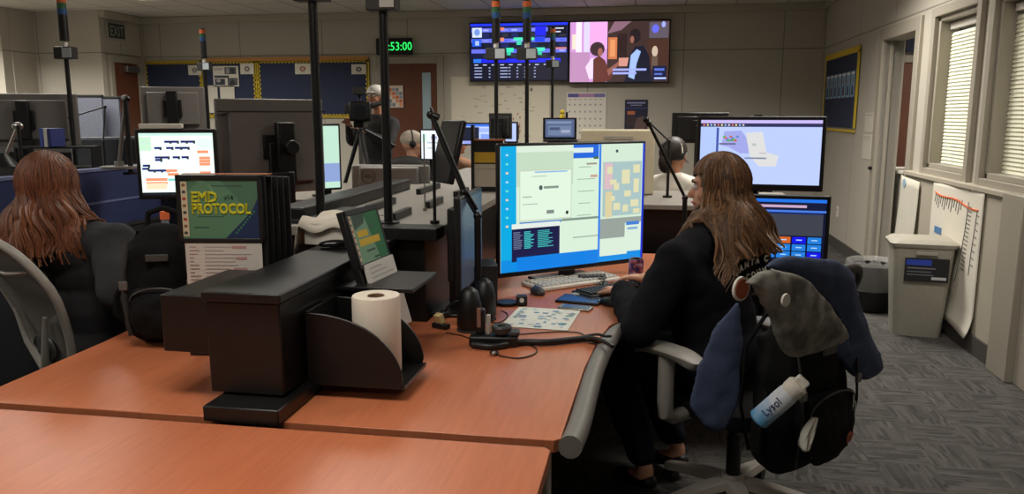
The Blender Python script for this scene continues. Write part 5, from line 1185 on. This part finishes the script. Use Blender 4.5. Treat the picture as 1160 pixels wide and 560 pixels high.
def person(label, J, f, hf, pitch=0, roll=0, skin=SKIN, top=HOODF, trousers=DENIM, shoe=BLKP, vox=.007, face=True, handp=None, k=1.0, legs=True, hood=False, brow=(70, 50, 38), topname='jacket', folds=.02, g=.014, group=None):
    g0 = V((J['pelvis'][0], J['pelvis'][1], 0)); J = {a: V(b)-g0 for a, b in J.items()}
    Q = basis(hf, pitch, roll); B = basis(f)
    m = MB(); torso(m, J, f, 0, k*.93); c = J['head']; head_blob(m, c, Q, k)
    m.chain([(J['neck']-V((0, 0, .03)), .055*k), (J['neck'], .05*k), (c+Q @ V((0, -.012, -.06)), .048*k)])
    for s in ('L', 'R'):
        arm_chain(m, J, s, 0, k*.93); 
        if legs:
            leg_chain(m, J, s, 0, k*.93); an = J['an'+s]; to = J['to'+s]; m.chain([(an, .034*k), (an-V((0, 0, .035)), .034*k), (to, .026*k)])
        hp = (handp or {}).get(s, ((J['wr'+s]-J['el'+s]), V((0, 0, 1)), .35))
        hand(m, J['wr'+s], hp[0], hp[1], hp[2], 1 if s == 'L' else -1, k)
    o = m.build('person', skin, None); o.location = g0; remesh(o, vox, 3); tag(o, label, 'person', group)
    if face: face_parts(o, c, Q, k, brow)
    m = MB(); torso(m, J, f, g, k)
    for s in ('L', 'R'): arm_chain(m, J, s, g, k)
    if hood:
        n0 = J['neck']; 
        m.ell(n0+B @ V((0, -.085, -.015)), (.105, .055, .06), B); m.ell(n0+B @ V((0, -.105, -.06)), (.08, .04, .05), B)
        for s in (-1, 1): m.chain([(n0+B @ V((s*.08, -.05, .0)), .035), (n0+B @ V((s*.075, .03, -.015)), .028), (n0+B @ V((s*.03, .09, -.06)), .02)])
    else: m.chain([(n0_, .03) for n0_ in [J['neck']+B @ V((.05*cos(a), .05*sin(a)-.005, -.01)) for a in (0, 1.05, 2.1, 3.15, 4.2, 5.25, 6.28)]])
    tp = m.build(topname, top, o); remesh(tp, vox*1.25, 5, folds, .13)
    if legs:
        m = MB(); B = basis(f); m.ell(J['pelvis'], (.168*k+g*.5, .13*k, .12*k), B)
        for s in ('L', 'R'): leg_chain(m, J, s, g*.9, k, .86)
        tr = m.build('trousers', trousers, o); remesh(tr, vox*1.3, 4, folds*.7, .08)
        for s in ('L', 'R'):
            an, to = J['an'+s], J['to'+s]; m = MB(); d = (to-an); d.z = 0; d.normalize(); z0 = min(an.z, to.z)-.06
            base = V((an.x, an.y, an.z-.045)); m.ell(base-d*.02, (.036, .036, .03)).chain([(base, .036), (to, .03)]); m.ell(to, (.042, .042, .026))
            sh = m.build('shoe', shoe, o); remesh(sh, vox, 3)
    return o, J, Q, tp
def scalp(c, Q, mt, parent, k=1.0, name='hair', off=.012, cut=-.2, face=.30):
    """short hair cap: shell over skull, open at the face"""
    m = MB()
    def fn(u, v):
        ph = 2*pi*u; front = max(0, cos(ph)); low = R(118)-front*R(62); th = low*v
        return c+Q @ (V((0, -.012, .022))*k+V((sin(ph)*sin(th)*(.075+off), cos(ph)*sin(th)*(.093+off), cos(th)*(.098+off)))*k)
    m.grid(fn, 36, 14); o = m.build(name, mt, parent); s_ = o.modifiers.new('t', 'SOLIDIFY'); s_.thickness = .01*k; s_.offset = 0; return o
def long_hair(c, Q, B, mt, parent, length=.36, n=430, spread=.13, side=.12, wave=.014, fringe=40, seed=1, rad=.0065, front=48, backz=.0, solids=(), gap=None, stop=None, wf=16):
    def push(p):
        for a, b, r in solids:
            ab = b-a; u = max(0, min(1, (p-a).dot(ab)/max(1e-9, ab.length_squared))); q = a+ab*u; d = p-q
            if d.length < r: p = q+d.normalized()*r
        return p
    rr = random.Random(seed); m = MB(); Z = V((0, 0, 1)); c0 = V((0, -.012, .022))
    m.ell(c+Q @ V((0, -.018, .024)), (.080, .096, .102), Q, 24, 16)
    for i in range(n):
        ph = R(front+(360-2*front)*(i+rr.random())/n); r0 = .92+.16*rr.random(); L = length*(.72+.36*rr.random())*(gap[2] if gap and R(gap[0]) < ph < R(gap[1]) else 1); g = int(ph*5.0+rr.random()*1.2)
        pg = random.Random(g+seed*97); w1 = pg.random()*6.28; w2 = wf*(1+.5*pg.random()); clump = pg.random()-.5
        th0 = R(4+18*rr.random()); pts = []; rads = []
        tilt = rr.random()*.02
        for j in range(8):
            th = th0+(R(98)-th0)*j/7; e = .010*r0+.004*sin(th)
            pts.append(c+Q @ (c0+V((sin(ph)*sin(th)*(.077+e), cos(ph)*sin(th)*(.095+e), cos(th)*(.10+e))))); rads.append(rad*(.8+.5*rr.random()))
        p0 = pts[-1]; rd = (Q @ V((sin(ph), cos(ph), 0))); rd.z = 0; rd.normalize(); tg = V((-rd.y, rd.x, 0))
        isb = max(0, -cos(ph)); out = (spread*isb+side*(1-isb))*(.55+.7*rr.random())+clump*.04
        K = 13
        for j in range(1, K+1):
            s = j/K; z = -L*s; a = wave*min(1, s*2.5)
            q = p0+rd*(out*(s**1.25)*.75-.01*sin(pi*min(1, s*2)))+tg*(a*sin(w2*L*s+w1)+clump*.05*s)+rd*(a*.8*cos(w2*L*s+w1))+Z*z
            if stop and stop(q): break
            pts.append(push(q)); rads.append(rad*(1-.75*s**3)*(.9+.3*rr.random()))
        m.tube(pts, rads, n=5, caps=False)
    for i in range(fringe):
        ph = R(-front+2*front*i/max(1, fringe-1)); pts = []
        for j in range(8): th = R(5+(62+6*rr.random())*j/7); pts.append(c+Q @ (c0+V((sin(ph)*sin(th)*.088, cos(ph)*sin(th)*.107, cos(th)*.112))))
        m.tube(pts, [rad*.9]*7+[rad*.3], n=5, caps=False)
    return m.build('hair', mt, parent)
def lvec(f): f = V((f[0], f[1], 0)).normalized(); return V((-f.y, f.x, 0))
def sol(J, g):
    n0 = J['neck']; return [(n0-V((0, 0, .03)), J['shL'], .062+g), (n0-V((0, 0, .03)), J['shR'], .062+g), (J['chest'], n0-V((0, 0, .06)), .125+g), (J['shL'], J['elL'], .058+g), (J['shR'], J['elR'], .058+g), (n0, J['head']-V((0, 0, .05)), .06)]
# --- woman at the right desk
f = hR; l = lR; C = V((.27, 3.02, 0))
hd = PD(813, 213, 3.05)
J = dict(pelvis=C+f*-.04+V((0, 0, .62)), chest=PD(800, 335, 3.0), neck=V((hd.x, hd.y, 1.105))-f*.04, head=hd,
         shL=PD(765, 300, 2.86), shR=PD(848, 292, 3.12),
         elL=PD(726, 372, 2.80), wrL=PD(704, 330, 3.18), elR=C-l*.27+f*.16+V((0, 0, .83)), wrR=C-l*.08+f*.42+V((0, 0, .81)),
         hipL=C+l*.09+V((0, 0, .57)), hipR=C-l*.09+V((0, 0, .57)), knL=C+l*.17+f*.40+V((0, 0, .55)), knR=C-l*.05+f*.43+V((0, 0, .55)),
         anL=PZ(731, 532, .10), anR=PZ(767, 508, .12))
J['toL'] = J['anL']+f*.13-V((0, 0, .062)); J['toR'] = J['anR']+f*.13-V((0, 0, .082))
print('W joints', {a: tuple(round(x, 2) for x in b) for a, b in J.items()})
hfR = V((-.995, .10, 0))
pR, JR, QR, tR = person('woman with long wavy brown hair in a black sweatshirt, seated at the right desk', J, f, hfR, pitch=R(-4), hood=True, handp={'L': (V((-.45, .85, -.05)), V((0, 0, 1)), .5), 'R': (V((-.9, .4, 0)), V((0, 0, 1)), .4)}, topname='sweatshirt', g=.03, folds=.03)
_a = PD(824, 294, 2.95)-V(pR.location); _r = V((cos(YAW), sin(YAW), 0))
def hz(q): return (q-_a).dot(_r) > 0 and q.z < _a.z+.0+.12*(q-_a).dot(_r)
long_hair(JR['head'], QR, basis(f), HAIRB, pR, length=.36, n=520, stop=lambda q: hz(q), spread=.20, side=.18, wf=25, wave=.022, seed=2, front=58, fringe=46, rad=.0075, solids=sol(JR, .03))
ear = JR['head']+QR @ V((.078, -.005, -.01))
# lettering across the shoulders
from mathutils.bvhtree import BVHTree
bpy.context.view_layer.update()
def print_on(target, letters, size, mt, parent):
    """letters set flat on the cloth where they sit on the back"""
    dg = bpy.context.evaluated_depsgraph_get(); ev = target.evaluated_get(dg); bv = BVHTree.FromObject(ev, dg); mw = ev.matrix_world; iv = mw.inverted()
    hits = []
    for ch, x, y in letters:
        o_ = iv @ V((0, 0, CH)); d_ = (iv.to_3x3() @ ray(x, y)).normalized(); h = bv.ray_cast(o_, d_); hits.append((ch, mw @ h[0], (mw.to_3x3() @ h[1]).normalized()) if h[0] is not None else None)
    hits = [h for h in hits if h]; bm = bmesh.new(); n_ = sum((h[2] for h in hits), V()).normalized()
    for i, (ch, p, n) in enumerate(hits):
        a = hits[max(0, i-1)][1]; b = hits[min(len(hits)-1, i+1)][1]; X = (b-a); n = (n*.3+n_).normalized(); X = (X-n*X.dot(n)).normalized(); Y = n.cross(X)
        cu = bpy.data.curves.new('letters', 'FONT'); cu.body = ch; cu.size = size; cu.extrude = .002; cu.align_x = 'CENTER'; cu.resolution_u = 2; cu.offset = size*.028
        t = bpy.data.objects.new('tmp', cu); COL.objects.link(t); m2 = bpy.data.meshes.new_from_object(t.evaluated_get(bpy.context.evaluated_depsgraph_get())); bpy.data.objects.remove(t)
        q = p-V(parent.location)+n*.010
        m2.transform(M(((X.x, Y.x, n.x, q.x), (X.y, Y.y, n.y, q.y), (X.z, Y.z, n.z, q.z), (0, 0, 0, 1)))); bm.from_mesh(m2)
    me = bpy.data.meshes.new('lettering'); bm.to_mesh(me); bm.free(); me.materials.clear(); me.materials.append(mt)
    o = bpy.data.objects.new('lettering', me); COL.objects.link(o); o.parent = parent; return o
LM = mat('cream_print_bright', (246, 242, 230), .8, var=.02)
print_on(tR, [('S', 832, 312), ('A', 837, 307), ('N', 843, 303), ('T', 849, 300), ('A', 855, 298), ('C', 865, 296)], .036, LM, pR)
print_on(tR, [('C', 846, 318), ('O', 852, 315), ('U', 858, 312), ('N', 864, 310)], .034, LM, pR)
# --- woman at the left desk
f = V((.42, .91, 0)).normalized(); l = lvec(f); C = cLc+V((-.06, .0, 0)); hd = PD(58, 213, 3.0)
J = dict(pelvis=C-f*.02+V((0, 0, .60)), chest=C+f*.0+V((-.03, 0, .92)), neck=V((hd.x, hd.y, 1.075))-f*.03, head=hd,
         shL=C+l*.20+V((-.04, 0, 1.02)), shR=C-l*.19+V((-.04, .0, 1.02)), elL=C+l*.24+f*.12+V((0, 0, .8)), wrL=C+l*.12+f*.36+V((0, 0, .80)),
         elR=PD(134, 332, 2.82), wrR=PD(160, 318, 3.0), hipL=C+l*.09+V((0, 0, .56)), hipR=C-l*.09+V((0, 0, .56)), knL=C+l*.11+f*.42+V((0, 0, .54)), knR=C-l*.1+f*.42+V((0, 0, .54)),
         anL=C+l*.11+f*.5+V((0, 0, .1)), anR=C-l*.1+f*.5+V((0, 0, .1)))
J['toL'] = J['anL']+f*.13-V((0, 0, .062)); J['toR'] = J['anR']+f*.13-V((0, 0, .062))
pL, JL, QL, tL_ = person('woman with long auburn hair in a black jacket, seen from behind at the left edge', J, f, V((.25, .97, 0)), pitch=R(-3), hood=True, g=.028, folds=.03, top=mat('black_jacket', (36, 36, 39), .9, var=.2, scale=40, bump=.4, bscale=350))
long_hair(JL['head'], QL, basis(f), HAIRR, pL, length=.26, n=560, spread=.08, side=.11, wf=24, wave=.016, seed=5, rad=.0085, solids=sol(JL, .028))
# --- cameraman
hd = PY(426, 110, 8.15); f = V((-.35, -.94, 0)).normalized(); l = lvec(f); g0 = V((hd.x-f.x*.03, hd.y-f.y*.03, 0)); z = hd.z
tt = PD(408, 125, 7.55)
J = dict(pelvis=g0+V((0, 0, .95)), chest=g0+V((0, 0, 1.28)), neck=g0+V((0, 0, z-.20)), head=hd, shL=g0+l*.20+V((0, 0, z-.28)), shR=g0-l*.20+V((0, 0, z-.28)),
         elL=g0+l*.27+f*.15+V((0, 0, 1.2)), wrL=g0+l*.10+f*.32+V((0, 0, 1.32)), elR=g0-l*.28+f*.12+V((0, 0, 1.22)), wrR=g0-l*.12+f*.34+V((0, 0, 1.40)),
         hipL=g0+l*.09+V((0, 0, .92)), hipR=g0-l*.09+V((0, 0, .92)), knL=g0+l*.11+V((0, 0, .5)), knR=g0-l*.11+V((0, 0, .5)), anL=g0+l*.12+V((0, 0, .1)), anR=g0-l*.12+V((0, 0, .1)))
J['toL'] = J['anL']+f*.13-V((0, 0, .062)); J['toR'] = J['anR']+f*.13-V((0, 0, .062))
pC_, JC, QC, _ = person('bearded man in a white cap and dark jacket standing behind the video camera', J, f, f, skin=SKIN2, top=mat('charcoal_jacket', (38, 36, 36), .9), trousers=BLKF, vox=.012)
m = MB(); m.ell(JC['head']+QC @ V((0, -.005, .055)), (.09, .108, .075), QC).ell(JC['head']+QC @ V((0, .10, .045)), (.06, .06, .01), QC); m.build('cap', WHITEP, pC_)
MB().ell(JC['head']+QC @ V((0, .055, -.075)), (.052, .045, .045), QC).build('beard', HAIRG, pC_)
# --- man in a pale cap with headset, seated far
def seated_far(label, px, py, d, f, hf, top, skin=SKIN, vox=.012, z0=None, **k):
    hd = PD(px, py, d); f = V((f[0], f[1], 0)).normalized(); l = lvec(f); g0 = V((hd.x, hd.y, 0)); z = hd.z
    J = dict(pelvis=g0+V((0, 0, z-.66)), chest=g0+V((0, 0, z-.36)), neck=g0+V((0, 0, z-.15)), head=hd, shL=g0+l*.19+V((0, 0, z-.23)), shR=g0-l*.19+V((0, 0, z-.23)),
             elL=g0+l*.24+f*.12+V((0, 0, z-.45)), wrL=g0+l*.12+f*.34+V((0, 0, z-.44)), elR=g0-l*.24+f*.12+V((0, 0, z-.45)), wrR=g0-l*.12+f*.34+V((0, 0, z-.44)),
             hipL=g0+l*.09+V((0, 0, z-.70)), hipR=g0-l*.09+V((0, 0, z-.70)), knL=g0+l*.1+f*.42+V((0, 0, z-.70)), knR=g0-l*.1+f*.42+V((0, 0, z-.70)), anL=g0+l*.1+f*.44+V((0, 0, .1)), anR=g0-l*.1+f*.44+V((0, 0, .1)))
    J['toL'] = J['anL']+f*.13-V((0, 0, .062)); J['toR'] = J['anR']+f*.13-V((0, 0, .062))
    return person(label, J, f, hf, skin=skin, top=top, vox=vox, **k)
def headset(J, Q, p, band=DGREY, k=1.0):
    c = J['head']; m = MB().tube([c+Q @ V((.092*cos(a), -.01, .02+.108*sin(a))) for a in [pi*i/10 for i in range(11)]], .008, n=8)
    h_ = m.build('headset', band, p)
    for s in (-1, 1): MB().ell(c+Q @ V((s*.085, -.01, 0)), (.016, .032, .032), Q).build('ear_cup', BLKP, h_)
    MB().tube([c+Q @ V((.088, .0, -.01)), c+Q @ V((.08, .06, -.05)), c+Q @ V((.04, .105, -.06))], .003, n=6).build('microphone', BLKP, h_)
o, Jx, Qx, _ = seated_far('seated man in a pale cap and headset below the brown back door', 467, 163, 7.4, (.3, .95), (.8, .4), mat('charcoal_shirt', (48, 46, 46), .9))
MB().ell(Jx['head']+Qx @ V((0, -.01, .045)), (.088, .106, .082), Qx).ell(Jx['head']+Qx @ V((0, .10, .04)), (.055, .05, .01), Qx).build('cap', mat('pale_cap', (196, 184, 168), .8), o); headset(Jx, Qx, o)
sc_ = thing('office_chair', 'dark chair back behind the seated man in the pale cap', 'chair', (PD(462, 200, 7.1).x, PD(462, 200, 7.1).y, 0))
MB().ell((0, 0, .98), (.24, .03, .16)).build('backrest', DGREY, sc_); MB().cyl((0, .03, .1), (0, .05, .9), .03).build('spine', BLKM, sc_); MB().cyl((0, 0, 0), (0, 0, .06), .25, .05, 5).build('base', BLKM, sc_)
# --- dark-haired wearer of a white headset, behind the right monitors
o, Jx, Qx, _ = seated_far('dark-haired person in a white shirt wearing a white headset behind the map monitor', 764, 176, 5.9, (.5, .8), (.75, .65), mat('white_shirt', (214, 208, 196), .8), skin=SKIN2)
scalp(Jx['head'], Qx, HAIRK, o, off=.016); MB().ell(Jx['head']+Qx @ V((0, -.09, -.05)), (.05, .05, .08), Qx).build('hair_bun', HAIRK, o); headset(Jx, Qx, o, WHITEP)
# --- grey-haired person far left of the yellow stand
o, Jx, Qx, _ = seated_far('grey-haired seated person in a brown top behind the tilted black screen', 517, 163, 8.5, (.6, .8), (.9, .3), mat('brown_knit', (128, 92, 68), .9), skin=SKIN2)
scalp(Jx['head'], Qx, HAIRG, o, off=.014)

# ------------------------------------------------------------------ bags and jackets
def PN(px, py, p0, n):
    r = ray(px, py); o = V((0, 0, CH)); return o+r*((V(p0)-o).dot(V(n))/r.dot(V(n)))
n_b = V((.72, -.69, 0)).normalized(); u_b = V((.69, .72, 0)).normalized()
PB = cR-hR*.345                      # plane of the chair back
def drape(name, label, cat, outline, p0, n, mt, th=.02, bulge=.03, group=None, folds=.016, fold=0, fs=.10):
    """cloth hanging over the chair back: outline corners on the plane, thick, puffed and folded"""
    n = V(n).normalized(); pts = [PN(x, y, p0, n) for x, y in outline]; c = sum(pts, V())/len(pts)
    pts = smooth_path(pts+[pts[0]], 4)[:-1]
    bm = bmesh.new(); vs = [bm.verts.new(p-c) for p in pts]; f_ = bm.faces.new(vs)
    bmesh.ops.triangulate(bm, faces=[f_])
    for _ in range(3): bmesh.ops.subdivide_edges(bm, edges=[e for e in bm.edges if e.calc_length() > .03], cuts=1, use_grid_fill=False); bmesh.ops.triangulate(bm, faces=bm.faces)
    rim = [v for v in bm.verts if v.is_boundary]; top = max(v.co.z for v in bm.verts)
    for v in bm.verts:
        d = min((v.co-b.co).length for b in rim); v.co += n*bulge*(1-math.exp(-d/.05)); 
        if fold: k = max(0, (v.co.z-(top-fold))/fold); v.co -= n*(k*k*.16)
    r = bmesh.ops.extrude_face_region(bm, geom=list(bm.faces)); 
    for g in r['geom']:
        if isinstance(g, bmesh.types.BMVert): g.co -= n*th
    bmesh.ops.recalc_face_normals(bm, faces=bm.faces)
    me = bpy.data.meshes.new(name); bm.to_mesh(me); bm.free(); me.materials.append(mt)
    o = bpy.data.objects.new(name, me); COL.objects.link(o); o.location = c; remesh(o, .007, 5, folds, fs); return tag(o, label, cat, group)
p_bag = PB+n_b*.10
bj = drape('jacket', 'blue jacket draped over the right side of the right chair back', 'jacket', [(871, 303), (885, 294), (905, 291), (930, 293), (952, 298), (967, 312), (974, 340), (985, 372), (998, 402), (1002, 417), (990, 429), (972, 428), (958, 412), (945, 396), (962, 384), (946, 352), (926, 330), (898, 314)], PB+n_b*.085, n_b, BLUEJ, .025, .03)
bl_ = drape('jacket_sleeve', 'blue cloth hanging at the left side of the right chair back', 'jacket', [(838, 342), (842, 375), (840, 420), (836, 458), (824, 484), (812, 488), (797, 480), (783, 462), (786, 440), (797, 405), (815, 368)], PB-u_b*.16+n_b*.06, V((.35, -.94, 0)), BLUEJ, .02, .015)
gj = drape('jacket', 'washed grey garment folded over the top of the right chair back', 'jacket', [(852, 322), (866, 311), (884, 307), (908, 314), (930, 332), (948, 356), (963, 380), (960, 388), (938, 396), (920, 402), (904, 405), (892, 399), (884, 382), (877, 360), (870, 345), (864, 330)], PB+n_b*.125, n_b, GREYJ, .03, .035)
c = PN(889, 340, PB+n_b*.19, n_b); MB_ = MB().cyl(V((0, 0, 0)), n_b*.006, .018, n=18).build('white_tag', WHITEP, None, loc=c); MB_.parent = gj; MB_.location = c-gj.location
c = PN(838, 327, PB+n_b*.05, n_b); t = thing('round_patch', 'orange round patch with a white rim at the left top corner of the right chair', 'patch', c)
MB().cyl((0, 0, 0), n_b*.008, .035, n=24).build('rim', WHITEP, t); MB().cyl(n_b*.008, n_b*.010, .029, n=24).build('centre', mat('burnt_orange', (170, 84, 52), .7), t)
def backpack(label, c, rz, w_, h_, d_, sag=.0, vox=.009, pocket=True):
    t = thing('backpack', label, 'backpack', c, rz)
    m = MB(); m.ell((0, 0, h_*.30), (w_*.52, d_*.52, h_*.32)).ell((0, .0, h_*.62), (w_*.46, d_*.46, h_*.38)).ell((w_*.2, 0, h_*.2), (w_*.3, d_*.45, h_*.22)).ell((-w_*.2, 0, h_*.2), (w_*.3, d_*.45, h_*.22)); m.box((0, .0, h_*.45), (w_*.78, d_*.7, h_*.7))
    o = m.build('body', BLKF, t); remesh(o, vox, 6, .03, .11)
    if pocket:
        m = MB(); m.box((0, -d_*.45, h_*.30), (w_*.62, d_*.3, h_*.34)).ell((0, -d_*.5, h_*.28), (w_*.36, d_*.22, h_*.22)); o = m.build('front_pocket', BLKF, t); remesh(o, vox, 8, .025, .06)
        m = MB(); m.tube([(w_*.30*cos(a), -d_*.60-.01*sin(a), h_*.40+h_*.10*sin(a)) for a in [pi*i/10 for i in range(11)]], .003, n=6); m.build('zipper', DGREY, t)
        MB().box((w_*.27, -d_*.64, h_*.37), (.008, .004, .035)).build('zipper_pull', METAL, t)
    MB().tube([(-.05, d_*.1, h_*.95), (-.045, d_*.1, h_*1.06), (0, d_*.1, h_*1.10), (.045, d_*.1, h_*1.06), (.05, d_*.1, h_*.95)], .010, n=8).build('carry_handle', BLKF, t)
    for s in (-1, 1): MB().tube([(s*.09, d_*.4, h_*.9), (s*.13, d_*.62, h_*.7), (s*.15, d_*.6, h_*.35), (s*.15, d_*.4, h_*.1)], .013, n=8, flat=.5).build('strap', BLKF, t)
    for s in (-1, 1): m = MB(); m.tube([(s*w_*.46, 0, h_*.15), (s*w_*.56, -.02, h_*.25), (s*w_*.54, -.02, h_*.4), (s*w_*.44, 0, h_*.5)], .012, n=8, flat=.5); m.build('side_strap', BLKF, t)
    for s in (-1, 1):
        MB().tube([(s*w_*.34, -d_*.30, h_*.86), (s*w_*.37, -d_*.50, h_*.62), (s*w_*.36, -d_*.56, h_*.40), (s*w_*.34, -d_*.46, h_*.1)], .010, n=8, flat=.35).build('webbing', mat('grey_webbing', (44, 43, 42), .8), t)
        MB().box((s*w_*.365, -d_*.555, h_*.52), (.026, .012, .03)).build('buckle', mat('satin_buckle', (90, 88, 84), .4), t, bevel=.003)
    MB().bx(-.035, .035, -d_*.50, -d_*.46, h_*.70, h_*.76).build('patch', mat('grey_patch', (60, 58, 56), .6), t, bevel=.003)
    return t
q = PD(906, 452, 2.62); bR = backpack('black backpack hanging on the right chair with a spray can in its side pocket', (q.x, q.y, PD(906, 530, 2.62).z), rzn(n_b.x, n_b.y), .42, .57, .20)
# logo on it
lg = PD(944, 494, 2.44); o = MB().prism([(0, 0), (.022, .006), (.034, .026), (.018, .036), (.004, .028)], (0, 0, 0), (1, 0, 0), (0, 0, 1), .003).build('logo', mat('rust_orange', (150, 76, 44), .8), bR)
o.parent = None; o.parent = bR; o.location = (.04, -.15, .11)
# spray can: axis from lower left to upper right
a = PD(861, 474, 2.40); b = PD(892, 447, 2.36)
ax = (b-a).normalized(); Lc = (b-a).length+.03
t = thing('spray_can', 'white and blue disinfectant spray can tilted in the backpack pocket', 'spray can', a)
qz = ax.to_track_quat('Z', 'Y'); t.rotation_mode = 'QUATERNION'; t.rotation_quaternion = qz
def cyl_lab(nt, N, L, b_):
    tc = N.new('ShaderNodeTexCoord'); sp = N.new('ShaderNodeSeparateXYZ'); L.new(tc.outputs['Object'], sp.inputs[0]); nz = N.new('ShaderNodeTexNoise'); nz.inputs['Scale'].default_value = 22; L.new(tc.outputs['Object'], nz.inputs['Vector'])
    k = math_n(N, L, 'ADD', math_n(N, L, 'MULTIPLY', sp.outputs['Z'], 6), math_n(N, L, 'MULTIPLY', nz.outputs['Fac'], .6)); rp = N.new('ShaderNodeValToRGB'); e = rp.color_ramp.elements
    e[0].position = .3; e[0].color = (*lin((96, 156, 200)), 1); e[1].position = .75; e[1].color = (*lin((206, 212, 220)), 1); L.new(k, rp.inputs[0]); L.new(rp.outputs[0], b_.inputs['Base Color'])
LAB = node_mat('spray_label', cyl_lab, .35)
MB().lathe([(.026, -.012), (.032, -.006), (.032, Lc-.03), (.029, Lc-.018)], n=28).build('body', LAB, t); MB().lathe([(.03, Lc-.02), (.032, Lc-.012), (.032, Lc+.012), (.024, Lc+.02), (.0, Lc+.018)], n=28).build('cap', mat('cap_cream', (222, 216, 204), .4), t)
MB().bx(-.012, .012, -.02, .02, Lc+.012, Lc+.04).build('nozzle', mat('cap_cream', (222, 216, 204), .4), t, bevel=.005)
inv = qz.to_matrix().inverted(); toc = inv @ (V((0, 0, CH))-a); toc.z = 0; toc.normalize()
o = text_mesh('lettering', 'Lysol', .032, mat('navy_letters', (46, 50, 96), .6), t, (0, 0, 0), align='CENTER', ext=.0003)
zc_ = Lc*.42; yv = V((0, 0, 1)).cross(toc)
Mx = M((( -yv.x, 0, toc.x), (-yv.y, 0, toc.y), (0, 0, 0))) ; X_ = V((0, 0, 1)); Z_ = toc; Y_ = Z_.cross(X_)
o.matrix_local = M(((X_.x, Y_.x, Z_.x, 0), (X_.y, Y_.y, Z_.y, 0), (X_.z, Y_.z, Z_.z, 0), (0, 0, 0, 1))); o.location = Z_*.0335+X_*(zc_)-Y_*.008
q = PD(914, 493, 2.40); t = thing('crumpled_wrapper', 'crumpled white wrapper sticking out of the backpack on the chair', 'wrapper', q, R(30)); m = MB().grid(lambda u, v: ((-.03+.05*u)*sin(pi*min(1, .12+v*.8))+.03*v, .006*sin(u*14+v*3)+.02*(u-.5)**2, -.05+.10*v), 10, 12)
o = m.build('wrapper', WHITEP, t); s_ = o.modifiers.new('t', 'SOLIDIFY'); s_.thickness = .004; MB().ell((.0, .02, -.03), (.012, .01, .02)).build('fold', LGREY, t)
# black backpack on the left desk
q = PZ(180, 392, .752); bL = backpack('black backpack standing on the left desk beside the flip chart stand', (q.x-.01, q.y+.08, .755), R(20), .28, .40, .20, pocket=True)
